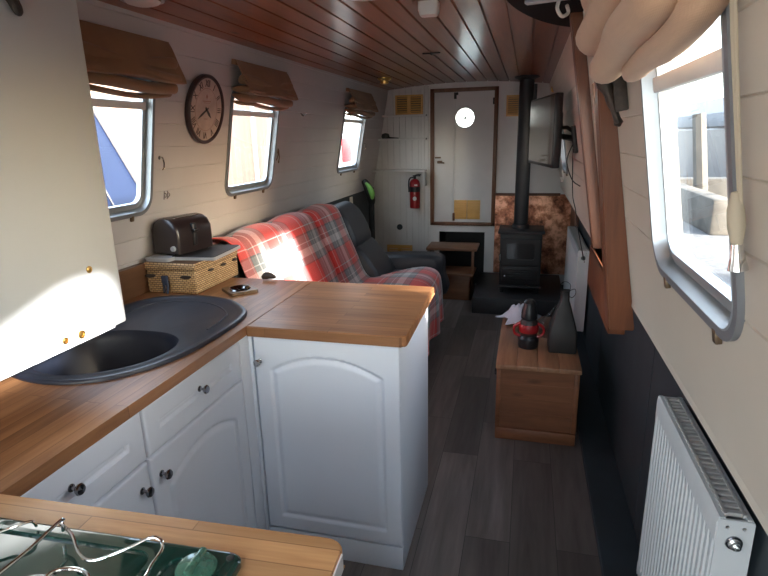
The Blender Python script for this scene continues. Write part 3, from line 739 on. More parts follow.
# ------------------------------------------------------------------ things on the worktop
hb = thing('wicker_hamper', 'rectangular wicker hamper with dark leather straps under the toaster', 'basket', loc=(-1.39, 2.04, ZT + 0.001))
m = MB(); m.box(-0.115, 0.115, -0.17, 0.17, 0.0, 0.10, 0.008, 3); m.build('body', 'wicker', hb)
m = MB(); m.box(-0.120, 0.120, -0.175, 0.175, 0.094, 0.128, 0.010, 3); m.build('lid', 'wicker', hb)
for x in (-0.02,):
    m = MB(); m.box(x - 0.012, x + 0.012, -0.185, -0.174, 0.035, 0.075, 0.002); m.tube([(x - 0.012, -0.182, 0.075), (x - 0.006, -0.184, 0.03), (x - 0.008, -0.184, 0.004)], 0.005, 8); m.tube([(x + 0.01, -0.182, 0.075), (x + 0.012, -0.185, 0.03), (x + 0.006, -0.184, 0.002)], 0.005, 8); m.build('buckle_strap', 'blue_dark', hb)
for x in (-0.09, 0.075):
    m = MB(); m.loft([[(x + 0.024 * math.cos(a) * 1.0, -0.178 + dy, 0.072 + 0.007 * math.sin(a)) for a in [2 * PI * k / 14 for k in range(14)]] for dy in (-0.004, 0.004)]); m.build('strap_slot', 'strap', hb)
for y in (-0.06, 0.04, 0.14):
    m = MB(); m.loft([[(0.116 + dx, y + 0.020 * math.cos(a), 0.078 + 0.005 * math.sin(a)) for a in [2 * PI * k / 14 for k in range(14)]] for dx in (-0.004, 0.006)]); m.build('strap_slot', 'strap', hb)
ZH = ZT + 0.001 + 0.128
# silver tray/tablets lying on the hamper
m = MB(); m.poly(rrect(0.115, 0.16, 0.012, 5), [], 0, 0.014); o = m.build('tablet', 'silver_plastic'); o.location = (-1.450, 1.955, ZH + 0.001)
tag(o, 'flat silver-grey slab on the near left corner of the hamper, under the toaster', 'tablet')
m = MB(); m.poly(rrect(0.20, 0.27, 0.012, 5), [], 0, 0.012); m2 = m.build('folded_laptop', 'silver_plastic'); m2.location = (-1.33, 2.055, ZH + 0.001); m2.rotation_euler.z = 0.10
tag(m2, 'thin closed grey laptop with dark edge on the hamper lid, jutting past the toaster', 'laptop')
m = MB(); m.poly(rrect(0.19, 0.26, 0.012, 5), [], 0.012, 0.015); m.build('cover', 'slate', m2)
# toaster
tz = ZH + 0.0165
to = thing('toaster', 'glossy black two-slot toaster with an arched top on the wicker hamper', 'toaster', loc=(-1.425, 2.035, tz)); to.rotation_euler.z = -0.16
prof = [(-0.070, 0.0), (-0.072, 0.06), (-0.070, 0.10), (-0.055, 0.128), (-0.03, 0.143), (0.0, 0.147), (0.03, 0.143), (0.055, 0.128), (0.070, 0.10), (0.072, 0.06), (0.070, 0.0)]
def toast_loop(y, s=1.0, dz=0.0): return [(p[0] * s, y, 0.006 + p[1] * (1 - (1 - s) * 0.6) + dz) for p in prof]
m = MB(); m.loft([toast_loop(-0.105, 0.93), toast_loop(-0.100, 0.98), toast_loop(-0.09, 1.0), toast_loop(0.09, 1.0), toast_loop(0.100, 0.98), toast_loop(0.105, 0.93)]); m.build('shell', 'toaster', to, smooth=50)
for x in (-0.022, 0.022):
    m = MB(); m.box(x - 0.011, x + 0.011, -0.07, 0.07, 0.1465, 0.1505, 0.002); m.build('slot', 'dark_chrome', to)
m = MB(); m.box(0.060, 0.0795, -0.02, 0.004, 0.03, 0.125, 0.006); m.build('control_strip', 'black', to)
m = MB(); m.box(0.068, 0.090, -0.024, 0.008, 0.088, 0.102, 0.005); m.build('lever', 'black', to)
m = MB(); m.lathe([(0, 0), (0.012, 0), (0.010, 0.012), (0, 0.012)], frame(Vector((1, 0, 0)), Vector((0, 0, 1)), Vector((0, -1, 0)), (0.045, -0.103, 0.03)), 20); m.build('dial', 'silver_plastic', to)
for sx in (-1, 1):
    for sy in (-1, 1):
        m = MB(); m.cyl((sx * 0.05, sy * 0.08, 0), (sx * 0.05, sy * 0.08, 0.008), 0.008, seg=12); m.build('foot', 'black', to)
# ashtray / soap dish square
an = Matrix.Translation((-1.125, 1.945, ZT + 0.001)) @ Matrix.Rotation(-0.72, 4, 'Z')
o = thing('ashtray', 'small square metal ashtray lying on the worktop behind the sink', 'ashtray', an)
m = MB(); m.poly(rrect(0.120, 0.115, 0.008, 4), [circle(0.040, 28)], 0, 0.012); m.poly(rrect(0.11, 0.105, 0.006, 4), [], 0, 0.003); m.build('tray', 'bronze', o)
m = MB(); m.lathe([(0.040, 0.003), (0.045, 0.012), (0.042, 0.016), (0.036, 0.012), (0.030, 0.005), (0.0, 0.004)], None, 28); m.build('bowl', 'dark_chrome', o)
m = MB(); m.tube(catmull([(-0.02, 0, 0.0), (0.0, 0.004, 0.008), (0.03, 0.0, 0.004)], 5), [0.006, 0.008, 0.010, 0.012, 0.013, 0.012, 0.011, 0.010, 0.008, 0.006, 0.004], 12); o = m.build('wallet', 'strap'); o.location = (-1.09, 2.13, ZT + 0.012)
o.scale = (1.3, 1.3, 1.3)
tag(o, 'small dark reddish lump at the back edge of the worktop, against the sofa', 'ornament')

# ------------------------------------------------------------------ clock
ck = thing('wall_clock', 'round vintage wall clock with roman numerals between the two left windows', 'clock', on_left(2.288, 1.64))
ck.scale = (0.95, 1.0, 1)
m = MB(); R_ = 0.150
m.lathe([(0.0, 0.002), (R_ - 0.004, 0.002), (R_, 0.008), (R_, 0.022), (R_ - 0.005, 0.028), (R_ - 0.014, 0.026), (R_ - 0.016, 0.018), (0.0, 0.018)], None, 64); m.build('rim', 'clock_rim', ck)
m = MB(); m.lathe([(0, 0.0182), (R_ - 0.016, 0.0182), (R_ - 0.016, 0.0195), (0, 0.0195)], None, 64); m.build('dial', 'clock_face', ck)
def text_mb(s, size, mat4, depth=0.0006, b=None):
    cu = bpy.data.curves.new('t', 'FONT'); cu.body = s; cu.size = size; cu.extrude = depth; cu.align_x = 'CENTER'; cu.align_y = 'CENTER'
    ob = bpy.data.objects.new('t', cu); COL.objects.link(ob); bpy.context.view_layer.update()
    me = bpy.data.meshes.new_from_object(ob); bpy.data.objects.remove(ob); bpy.data.curves.remove(cu)
    me.transform(mat4)
    if b is None: b = MB()
    b.bm.from_mesh(me); bpy.data.meshes.remove(me)
    return b
nb = MB()
for k, s in enumerate(['XII', 'I', 'II', 'III', 'IIII', 'V', 'VI', 'VII', 'VIII', 'IX', 'X', 'XI']):
    a = -k * PI / 6; r = 0.110
    text_mb(s, 0.042, Matrix.Translation((0, 0, 0.0202)) @ Matrix.Rotation(a, 4, 'Z') @ Matrix.Translation((0, r, 0)) @ Matrix.Scale(0.8, 4, (1, 0, 0))).build('numeral', 'ink', ck, smooth=0)
m = MB(); m.poly(circle(0.092, 48), [circle(0.0905, 48)], 0.0195, 0.0200)
for (x, y, w, h) in ((0, 0.036, 0.07, 0.003), (0, 0.029, 0.05, 0.002), (0, -0.04, 0.03, 0.0025)): m.box(x - w / 2, x + w / 2, y - h / 2, y + h / 2, 0.0195, 0.0201)
m.lathe([(0, 0), (0.007, 0), (0, 0.0008)], Matrix.Translation((0, 0.056, 0.0195)), 12); m.box(-0.002, 0.002, 0.045, 0.065, 0.0195, 0.0201); m.build('printed_ring', 'ink_soft', ck, smooth=0)
def hand(name, ang, ln, w):
    m = MB(); m.poly([(-w / 2, -0.015), (w / 2, -0.015), (w * 0.8, ln * 0.55), (0, ln), (-w * 0.8, ln * 0.55)], [], 0.0215, 0.0228, Matrix.Rotation(ang, 4, 'Z')); m.build(name, 'black', ck)
hand('minute_hand', math.radians(-240), 0.085, 0.006); hand('hour_hand', math.radians(-132), 0.055, 0.008)
m = MB(); m.lathe([(0, 0.020), (0.008, 0.020), (0.006, 0.025), (0, 0.025)], None, 20); m.build('hub', 'black', ck)

# wall hooks
def hook(mat, label, kind):
    h = thing('wall_hook', label, 'hook', mat)
    if kind == 'cleat':
        m = MB(); m.lathe([(0, 0), (0.008, 0), (0.008, 0.002), (0, 0.002)], None, 14); m.build('plate', 'steel', h)
        m = MB(); m.tube(catmull([(0, 0, 0.002), (0, 0.002, 0.014), (0.006, -0.018, 0.018), (0.012, -0.038, 0.014), (0.006, -0.048, 0.012)], 5), 0.0035, 8); m.build('hook', 'steel', h)
    elif kind == 'eyes':
        for x in (-0.012, 0.010):
            m = MB(); m.box(x - 0.003, x + 0.003, -0.018, 0.018, 0, 0.004, 0.001); m.tube(catmull([(x, 0.012, 0.003), (x, 0.004, 0.014), (x, -0.012, 0.004)], 4), 0.002, 8); m.build('eye', 'steel', h)
    elif kind == 'wide':
        m = MB(); m.tube(catmull([(-0.028, 0.01, 0.004), (-0.012, 0.0, 0.014), (0.006, -0.006, 0.010), (0.024, 0.012, 0.014)], 5), 0.0035, 8); m.box(-0.01, 0.008, -0.006, 0.006, 0, 0.008, 0.002); m.build('hook', 'steel', h)
    else:
        m = MB(); m.box(-0.004, 0.004, -0.01, 0.02, 0, 0.006, 0.001); m.tube([(0, 0.01, 0.008), (-0.01, -0.02, 0.010), (-0.018, -0.05, 0.006)], 0.003, 8); m.tube([(0, 0.0, 0.008), (0.012, -0.03, 0.010), (0.016, -0.058, 0.006)], 0.003, 8); m.lathe([(0, 0), (0.008, 0), (0.008, 0.003), (0, 0.003)], Matrix.Translation((0.018, -0.06, 0.004)), 12); m.build('hook', 'bronze', h)
hook(on_left(1.992, 1.44), 'curved metal cleat on the white wall below and left of the clock', 'cleat')
hook(on_left(2.042, 1.283), 'pair of small metal eyes low on the wall above the toaster', 'eyes')
hook(on_left(3.427, 1.65), 'wide metal hook on the wall right of the middle brown blind', 'wide')
hook(on_left(3.12, 1.43), 'dangling metal hooks just right of the middle left window', 'dangling')
hook(on_left(4.96, 1.45), 'tiny dark cleat right of the far left window', 'cleat')

# iron bracket below the near blind
fe = thing('curtain_bracket', 'dark cast iron leaf bracket on the right wall under the tan blind', 'bracket', on_right(1.47, 1.60))
m = MB(); m.tube(catmull([(-0.13, 0.075, 0.03), (-0.09, 0.07, 0.045), (-0.045, 0.055, 0.05), (-0.012, 0.02, 0.045), (-0.006, -0.03, 0.034), (0.0, -0.085, 0.022)], 5),
                 [0.004 + 0.013 * abs(math.sin(PI * k / 25.0 * 2.4)) + 0.004 * math.sin(k) for k in range(25)] + [0.002], 10); m.build('leaf', 'iron_bronze', fe)
m = MB(); m.box(-0.010, 0.010, -0.05, 0.045, 0, 0.030, 0.004); m.build('plate', 'iron_bronze', fe)

# right window cord with toggle
cd = thing('blind_cord', 'pale cord with a wood and metal toggle hanging at the right edge', 'cord', on_right(0.705, 1.40))
m = MB(); m.tube([(-0.004, 0.46, 0.010), (-0.006, 0.2, 0.012), (0.004, 0.0, 0.014)], 0.0022, 8); m.tube([(0.006, 0.46, 0.010), (0.004, 0.2, 0.012), (0.008, 0.02, 0.014)], 0.0022, 8); m.build('string', 'twine', cd)
m = MB(); m.lathe([(0.0, -0.025), (0.006, -0.025), (0.0095, -0.005), (0.009, 0.015), (0.004, 0.035), (0, 0.036)], Matrix.Translation((0.004, 0.0, 0.018)) @ Matrix.Rotation(-PI / 2, 4, 'X'), 16); m.build('toggle', 'twine', cd)
m = MB(); m.lathe([(0.0, -0.058), (0.011, -0.056), (0.008, -0.042), (0.006, -0.025), (0, -0.025)], Matrix.Translation((0.004, 0.0, 0.018)) @ Matrix.Rotation(-PI / 2, 4, 'X'), 16); m.build('toggle_tip', 'chrome', cd)

# ------------------------------------------------------------------ radiators
def radiator(name, label, y0, y1, xf, xb, z0, z1, valve=True):
    r = thing(name, label, 'radiator', loc=(xf, (y0 + y1) / 2, z0)); ln = y1 - y0; h = z1 - z0; d = xb - xf; hy = ln / 2
    # front and back fluted panels
    for nm, xo, sg in (('front_panel', 0.0, 1), ('back_panel', d, -1)):
        m = MB(); nfl = max(8, int(ln / 0.026)); p = ln / nfl; prof = []
        for k in range(nfl):
            a = -hy + k * p
            for t, g in ((0.0, 1), (0.18, 1), (0.34, 0), (0.84, 0)): prof.append((a + t * p, g))
        prof.append((hy, 1))
        rows = []
        for z, e in ((0.0, 0), (0.012, 0), (0.045, 0), (0.065, 1), (h - 0.075, 1), (h - 0.055, 0), (h - 0.012, 0), (h, 0.0)):
            off = 0.004 if z in (0.0, h) else 0.0
            rows.append([(xo + sg * (off + 0.006 * g * e), y, z) for y, g in prof] + [(xo + sg * 0.014, y, z) for y in (hy, -hy)])
        m.loft(rows); m.build(nm, 'radiator', r, smooth=0 if False else 25)
    m = MB(); m.box(0.014, 0.020, -hy + 0.01, hy - 0.01, h - 0.006, h + 0.003); m.box(d - 0.018, d - 0.012, -hy + 0.01, hy - 0.01, h - 0.006, h + 0.003)
    n = min(60, int(ln / 0.0195))
    for k in range(n):
        y = -hy + 0.02 + (ln - 0.04) * k / (n - 1); m.box(0.012, d - 0.010, y - 0.0048, y + 0.0048, h - 0.006, h + 0.002)
    m.build('top_grille', 'radiator_grey', r, smooth=0)
    for sy in (-1, 1):
        m = MB(); y = sy * hy
        if sy < 0:
            mat = frame(Vector((1, 0, 0)), Vector((0, 0, 1)), Vector((0, -1, 0)), (0, y, 0))
            m.poly(rrect(d - 0.002, h - 0.004, 0.005, 3, d / 2, h / 2), [circle(0.015, 24, d * 0.5, h - 0.052), circle(0.004, 12, d * 0.28, h - 0.018), circle(0.004, 12, d * 0.72, h - 0.018)], -0.001, 0.004, mat)
        else: m.box(0.001, d - 0.001, y - 0.004, y + 0.001, 0.002, h - 0.002, 0.001)
        m.build('side_panel', 'radiator', r)
    if valve:
        mat = frame(Vector((1, 0, 0)), Vector((0, 0, 1)), Vector((0, -1, 0)), (d * 0.5, -hy, h - 0.050))
        m = MB(); m.lathe([(0, -0.02), (0.012, -0.02), (0.012, 0.012), (0.008, 0.014), (0.008, 0.020), (0.005, 0.022), (0.004, 0.016), (0.0, 0.016)], mat, 18); m.build('bleed_valve', 'steel', r)
        m = MB(); m.lathe([(0.0125, -0.015), (0.0145, -0.015), (0.0145, 0.007), (0.0125, 0.007)], mat, 18); m.build('valve_collar', 'dark_chrome', r)
    for sy in (-1, 1):
        m = MB(); m.box(d - 0.004, d + 0.012, sy * (hy - 0.12) - 0.02, sy * (hy - 0.12) + 0.02, 0.05, h - 0.06); m.build('wall_bracket', 'radiator_grey', r)
    return r
radiator('radiator', 'white ribbed radiator low on the right wall in the near foreground', 1.015, 1.535, 0.383, 0.448, 0.18, 0.787)
radiator('radiator', 'far white radiator on the right wall between the stove and the wooden chest', 3.93, 5.02, 0.366, 0.444, 0.12, 0.712, False)

# ------------------------------------------------------------------ sofa
sofa = thing('sofa', 'dark charcoal leather recliner sofa along the left wall under the tartan throw', 'sofa', loc=(0, 0, 0))
m = MB(); m.box(-1.50, -0.68, 2.225, 4.42, 0.06, 0.30, 0.02, 3); m.build('base', 'leather', sofa)
m = MB(); m.box(-1.52, -1.42, 2.24, 4.40, 0.28, 0.94, 0.03, 3); m.build('back_frame', 'leather', sofa)
def pill(name, prof, y0, y1, mat, puff=0.014, parent=sofa, rnd=0.05):
    """cushion: closed (x,z) outline swept along y with rounded ends"""
    pr = catmull([(p[0], 0, p[1]) for p in prof], 5, True); cx = sum(p.x for p in pr) / len(pr); czz = sum(p.z for p in pr) / len(pr)
    K = 20; rows = []
    for k in range(K + 1):
        t = k / K; y = y0 + (y1 - y0) * (0.5 - 0.5 * math.cos(PI * t)); e = min(y - y0, y1 - y)
        s = 1 - 0.16 * max(0, 1 - e / rnd) ** 2 if e < rnd else 1
        s *= 1 + puff * math.sin(PI * t)
        rows.append([(cx + (p.x - cx) * s, y, czz + (p.z - czz) * s) for p in pr])
    m = MB(); m.loft(rows); return m.build(name, mat, parent, smooth=60)
backp = [(-1.44, 0.50), (-1.46, 0.80), (-1.45, 0.97), (-1.39, 1.005), (-1.33, 0.975), (-1.27, 0.84), (-1.21, 0.68), (-1.16, 0.52), (-1.20, 0.46)]
seatp = [(-1.30, 0.28), (-1.30, 0.44), (-1.10, 0.465), (-0.85, 0.470), (-0.70, 0.455), (-0.662, 0.40), (-0.668, 0.30)]
for a, b in ((2.228, 2.38), (2.38, 2.82), (2.82, 3.27), (3.27, 3.72)):
    pill('back_cushion', backp, a, b, 'leather')
for a, b in ((2.38, 2.82), (2.82, 3.27), (3.27, 3.72)): pill('seat_cushion', seatp, a, b, 'leather')
pill('armrest', [(-1.35, 0.28), (-1.35, 0.45), (-0.75, 0.462), (-0.67, 0.43), (-0.66, 0.28)], 2.228, 2.38, 'leather')
# far recliner seat
pill('headrest', [(-1.45, 0.72), (-1.47, 0.90), (-1.43, 1.00), (-1.36, 1.01), (-1.28, 0.95), (-1.215, 0.83), (-1.19, 0.735), (-1.24, 0.69), (-1.36, 0.68)], 3.74, 4.20, 'leather', 0.03)
pill('back_cushion', [(-1.40, 0.46), (-1.42, 0.66), (-1.36, 0.73), (-1.22, 0.74), (-1.13, 0.67), (-1.04, 0.54), (-1.01, 0.46), (-1.10, 0.42)], 3.74, 4.22, 'leather', 0.02)
pill('seat_cushion', seatp, 3.73, 4.20, 'leather')
pill('armrest', [(-1.40, 0.24), (-1.38, 0.50), (-1.20, 0.555), (-0.95, 0.578), (-0.72, 0.578), (-0.635, 0.55), (-0.625, 0.45), (-0.65, 0.24)], 4.20, 4.42, 'leather', 0.02)
for y in (2.3, 4.30):
    for x in (-1.42, -0.74):
        m = MB(); m.box(x - 0.025, x + 0.025, y - 0.025, y + 0.025, 0, 0.065, 0.004); m.build('foot', 'iron', sofa)

# tartan throw
TP = catmull([(-1.475, 0, 0.90), (-1.482, 0, 0.98), (-1.45, 0, 1.022), (-1.39, 0, 1.035), (-1.325, 0, 1.008), (-1.262, 0, 0.87), (-1.20, 0, 0.715), (-1.135, 0, 0.56), (-1.08, 0, 0.505), (-0.98, 0, 0.50), (-0.82, 0, 0.505), (-0.70, 0, 0.492), (-0.640, 0, 0.448), (-0.622, 0, 0.36), (-0.620, 0, 0.24), (-0.622, 0, 0.11)], 7)
m = MB(); b = m.bm; rows = []; Y0, Y1 = 2.222, 3.735; NY = 120
arc = [0]
for i in range(1, len(TP)): arc.append(arc[-1] + (TP[i] - TP[i - 1]).length)
uvm = {}
for k in range(NY + 1):
    y = Y0 + (Y1 - Y0) * k / NY; row = []
    yk = y
    for i, p in enumerate(TP):
        y = yk
        t = (TP[min(i + 1, len(TP) - 1)] - TP[max(i - 1, 0)]).normalized(); nn = Vector((-t.z, 0, t.x)); nn = nn if nn.x + nn.z > 0 else -nn
        d = 0.0
        for s in (2.38, 2.82, 3.27): d -= 0.030 * math.exp(-((y - s) / 0.022) ** 2)
        ph = [2.38, 2.82, 3.27, 3.72]
        d += 0.026 * abs(math.sin(PI * (y - 2.38) / 0.447)) ** 0.7
        d += 0.006 * mnoise.noise(Vector((p.x * 5, y * 5, p.z * 5)))
        z_low = max(0, (0.42 - p.z)) if p.x > -0.7 else 0
        d += 0.022 * z_low / 0.3 * math.sin(y * 24 + 1.2 * math.sin(y * 7)) + z_low * 0.02
        fy = (y - Y0) / (Y1 - Y0); sx_ = min(1, max(0, (p.x + 1.14) / 0.42)); y = y + 0.40 * fy ** 3 * sx_ * sx_ * (3 - 2 * sx_)
        v = b.verts.new(p + nn * (d + 0.006) + Vector((0, y + 0.01 * mnoise.noise(Vector((p.x * 4, 3, p.z * 4))), 0)))
        uvm[v] = (y, arc[i]); row.append(v)
    rows.append(row)
uvl = b.loops.layers.uv.new('UVMap')
for a, c in zip(rows, rows[1:]):
    for i in range(len(a) - 1):
        f = b.faces.new((a[i], a[i + 1], c[i + 1], c[i]))
        for lp in f.loops: lp[uvl].uv = uvm[lp.vert]
throw = m.build('throw_blanket', 'tartan', smooth=70)
sm = throw.modifiers.new('thick', 'SOLIDIFY'); sm.thickness = 0.006; sm.offset = 1
tag(throw, 'red, grey and white tartan throw draped over the near seats of the sofa', 'blanket')

# vacuum & switch behind the sofa
vc = thing('handheld_vacuum', 'lime green and black handheld vacuum standing in the far left corner', 'vacuum', loc=(-1.44, 4.95, 0.0))
m = MB(); m.tube([(0.02, 0, 0.0), (0.02, 0, 0.5), (0.03, 0, 0.92)], [0.018, 0.015, 0.02], 12); m.lathe([(0, 0), (0.12, 0), (0.11, 0.02), (0, 0.02)], Matrix.Translation((0.02, 0, 0)), 24); m.build('wand', 'black', vc)
m = MB(); m.tube(catmull([(0.04, 0, 0.90), (0.035, -0.01, 0.98), (0.01, -0.01, 1.05), (-0.03, -0.005, 1.12)], 4), [0.028, 0.034, 0.038, 0.040, 0.042, 0.045, 0.045, 0.044, 0.042, 0.038, 0.034, 0.03, 0.022], 14); m.build('body', 'black', vc)
m = MB(); m.tube(catmull([(0.055, -0.035, 0.95), (0.058, -0.045, 1.0), (0.035, -0.052, 1.06), (0.0, -0.05, 1.10)], 4), [0.012, 0.016, 0.02, 0.024, 0.026, 0.027, 0.026, 0.024, 0.022, 0.02, 0.016, 0.014, 0.008], 12); m.build('green_cover', 'green', vc)
m = MB(); m.poly(rrect(0.07, 0.11, 0.006, 3), [], 0, 0.008); o = m.build('wall_switch', 'white_plastic'); o.matrix_world = frame(Vector((0, 1, 0)), Vector((0, 0, 1)), Vector((1, 0, 0)), (-1.54, 4.75, 0.93))
tag(o, 'white double switch plate on the dark panel behind the sofa headrest', 'switch')

# ------------------------------------------------------------------ far wall : shelves
for z, x0, lab in ((1.70, -1.40, 'topmost white shelf under the double louvre vent'), (1.477, -1.44, 'middle white shelf with a small dark object on it'), (1.172, -1.50, 'lowest white shelf, above the fire extinguisher')):
    m = MB(); d = 0.08 if z > 1.5 else (0.09 if z > 1.3 else 0.14)
    m.box(x0 - 0.03 if z < 1.3 else x0 - 0.02, -0.975, YF - 0.011 - d, YF - 0.011, z - 0.009, z + 0.009, 0.002)
    tag(m.build('wall_shelf', 'white_door'), lab, 'shelf')
m = MB(); m.box(-0.99, -0.972, YF - 0.16, YF - 0.021, 1.02, 1.16, 0.01, 3); tag(m.build('shelf_bracket', 'white_door'), 'white bracket at the right end of the lowest shelf, beside the door frame', 'bracket')
m = MB(); m.lathe([(0, 0), (0.035, 0), (0.042, 0.02), (0.035, 0.045), (0.0, 0.055)], Matrix.Translation((-1.395, YF - 0.046, 1.487)), 16, 0.7); m.tube([(-1.36, YF - 0.05, 1.495), (-1.30, YF - 0.05, 1.490), (-1.26, YF - 0.05, 1.489)], [0.01, 0.006, 0.004], 8)
tag(m.build('shelf_ornament', 'black'), 'small dark object on the left end of the middle shelf', 'ornament')

def louvre_vent(mat, w, h, label, panels=1, name='louvre_vent', parent=None):
    if parent is None: v = thing(name, label, 'vent', mat)
    else: v = parent
    m = MB(); fr = 0.018
    pw = w / panels
    m2 = MB()
    for k in range(panels):
        cx = -w / 2 + pw * (k + 0.5)
        m.poly([(cx - pw / 2, -h / 2), (cx + pw / 2, -h / 2), (cx + pw / 2, h / 2), (cx - pw / 2, h / 2)], [[(cx - pw / 2 + fr, -h / 2 + fr), (cx + pw / 2 - fr, -h / 2 + fr), (cx + pw / 2 - fr, h / 2 - fr), (cx - pw / 2 + fr, h / 2 - fr)]], 0, 0.018)
        n = max(4, int((h - 2 * fr) / 0.019))
        for i in range(n):
            y = -h / 2 + fr + (h - 2 * fr) * (i + 0.5) / n
            m2.box(cx - pw / 2 + fr - 0.002, cx + pw / 2 - fr + 0.002, -0.0085, 0.0085, -0.002, 0.002, 0, mat=Matrix.Translation((0, y, 0.009)) @ Matrix.Rotation(-0.6, 4, 'X'))
    m.build('vent_frame', 'vent_wood', v, smooth=0); m2.build('louvres', 'vent_wood', v, smooth=0)
    return v
fm = on_front(0, 0)
def onf(x, z, off=0.0): return frame(Vector((1, 0, 0)), Vector((0, 0, 1)), Vector((0, -1, 0)), (x, YF - off, z))
v = louvre_vent(onf(-1.155, 1.802, 0.011), 0.275, 0.185, 'pale pine double louvre vent above the shelves on the far wall', 2)
m = MB(); m.box(-0.13, 0.13, -0.085, 0.085, 0.0, 0.003); m.build('backing', 'black', v)
v = louvre_vent(onf(-0.135, 1.76), 0.17, 0.19, 'single pine louvre vent half hidden behind the stove flue', 1)
m = MB(); m.box(-0.08, 0.08, -0.09, 0.09, 0.0, 0.003); m.build('backing', 'black', v)
v = louvre_vent(onf(-1.27, 0.33, 0.011), 0.27, 0.14, 'low pine double vent on the far wall behind the sofa arm', 2)
m = MB(); m.lathe([(0, 0), (0.03, 0), (0.03, 0.010), (0.02, 0.014), (0, 0.014)], onf(-1.268, 0.59, 0.009), 24)
tag(m.build('round_vent', 'dark_panel'), 'small round dark disc on the white boards above the low vent', 'vent')

# extinguisher
ex = thing('fire_extinguisher', 'red fire extinguisher hanging below the lowest shelf beside the door', 'fire extinguisher', loc=(-1.09, YF - 0.085, 0.80))
m = MB(); m.lathe([(0.0, 0.0), (0.046, 0.0), (0.052, 0.008), (0.052, 0.245), (0.046, 0.268), (0.03, 0.285), (0.016, 0.292), (0.0, 0.292)], None, 28); m.build('cylinder', 'red', ex)
m = MB(); m.lathe([(0.0525, 0.165), (0.0532, 0.165), (0.0532, 0.215), (0.0525, 0.215)], None, 28); m.build('label_band', 'black', ex)
m = MB(); m.lathe([(0, 0), (0.02, 0), (0.02, 0.002), (0, 0.002)], frame(Vector((1, 0, 0)), Vector((0, 0, 1)), Vector((0, -1, 0)), (0.008, -0.052, 0.10)), 20); m.build('sticker', 'white_plastic', ex)
m = MB(); m.box(0.005, 0.035, -0.0535, -0.046, 0.225, 0.24); m.build('sticker', 'white_plastic', ex)
m = MB(); m.lathe([(0.014, 0.288), (0.014, 0.315), (0.0, 0.318)], None, 16); m.box(-0.02, 0.055, -0.008, 0.008, 0.315, 0.327, 0.003); m.tube([(-0.02, 0, 0.318), (0.03, 0, 0.335), (0.065, 0, 0.330)], 0.005, 8); m.build('valve', 'iron', ex)
m = MB(); m.tube(catmull([(-0.014, 0, 0.305), (-0.045, 0, 0.30), (-0.062, 0, 0.26), (-0.060, 0, 0.16)], 5), 0.007, 8); m.build('hose', 'black', ex)
m = MB(); m.box(-0.02, 0.02, 0.04, 0.074, 0.19, 0.23, 0.003); m.build('wall_mount', 'iron', ex)

# door
dr = MB()
x0, x1, z0, z1 = -0.945, -0.293, 0.617, 1.94
dr.box(x0, x0 + 0.038, YF - 0.018, YF + 0.03, z0, z1, 0.003); dr.box(x1 - 0.038, x1, YF - 0.018, YF + 0.03, z0, z1, 0.003)
dr.box(x0, x1, YF - 0.018, YF + 0.03, z1 - 0.035, z1, 0.003); dr.box(x0, x1, YF - 0.018, YF + 0.03, z0, z0 + 0.035, 0.003)
door = struct(dr.build('door_1', 'frame_wood'))
pcx, pcz, pr_ = -0.607, 1.665, 0.095
m = MB()
m.poly([(-0.708, 0.648), (-0.325, 0.648), (-0.325, 1.912), (-0.708, 1.912)], [circle(pr_, 40, pcx, pcz)], -0.03, 0.0, onf(0, 0, 0.0))
m.box(-0.912, -0.7085, YF, YF + 0.03, 0.648, 1.912, 0.001)
lf = m.build('door_leaf', 'white_door', door)
m = MB(); m.poly(circle(pr_ + 0.010, 40, pcx, pcz), [circle(pr_ - 0.006, 40, pcx, pcz)], 0, 0.007, onf(0, 0, 0)); m.build('porthole_ring', 'white_door', lf)
m = MB(); m.poly(circle(pr_, 40, pcx, pcz), [], -0.016, -0.013, onf(0, 0, 0)); m.build('porthole_pane', 'glass', lf, smooth=0)
m = MB()
for k in range(4):
    a = PI * k / 4 + 0.3; m.tube([(pcx + pr_ * math.cos(a), YF + 0.022, pcz + pr_ * math.sin(a)), (pcx - pr_ * math.cos(a), YF + 0.022, pcz - pr_ * math.sin(a))], 0.004, 6)
m.poly(circle(0.03, 24, pcx, pcz), [circle(0.025, 24, pcx, pcz)], -0.025, -0.019, onf(0, 0, 0)); m.build('porthole_bars', 'slate', lf)
m = MB(); m.box(-0.718, -0.700, YF - 0.010, YF, 0.68, 1.90, 0.003); m.build('astragal', 'white_door', lf)
vp = bpy.data.objects.new('door_vent', None); COL.objects.link(vp); vp.parent = door
vp.matrix_local = onf(-0.572, 0.778, 0.0)
m = MB()
for k in range(2):
    cx = -0.066 + 0.132 * k
    m.box(cx - 0.064, cx + 0.064, -0.095, 0.095, 0, 0.010, 0.002)
    for i in range(8): m.box(cx - 0.05, cx + 0.05, -0.078 + 0.021 * i, -0.072 + 0.021 * i, 0.010, 0.014, 0.001)
m.build('vent_panel', 'vent_wood', vp)
m = MB(); m.box(-0.90, -0.84, YF - 0.006, YF, 1.285, 1.30, 0.002); m.box(-0.875, -0.825, YF - 0.02, YF, 1.235, 1.262, 0.006); m.tube([(-0.87, YF - 0.02, 1.25), (-0.83, YF - 0.045, 1.245), (-0.80, YF - 0.045, 1.24)], 0.007, 8); m.build('latch', 'bronze', door)
m = MB(); m.box(-0.715, -0.690, YF - 0.016, YF - 0.002, 1.84, 1.90, 0.003); m.box(-0.70, -0.675, YF - 0.016, YF - 0.002, 1.875, 1.90, 0.003); m.build('bolt', 'iron', door)
m = MB(); m.box(-0.716, -0.694, YF - 0.018, YF - 0.004, 0.665, 0.745, 0.003); m.build('bottom_bolt', 'frame_wood', door)
m = MB(); m.box(-0.345, -0.325, YF - 0.014, YF, 1.78, 1.84, 0.002); m.build('hinge', 'iron', door)

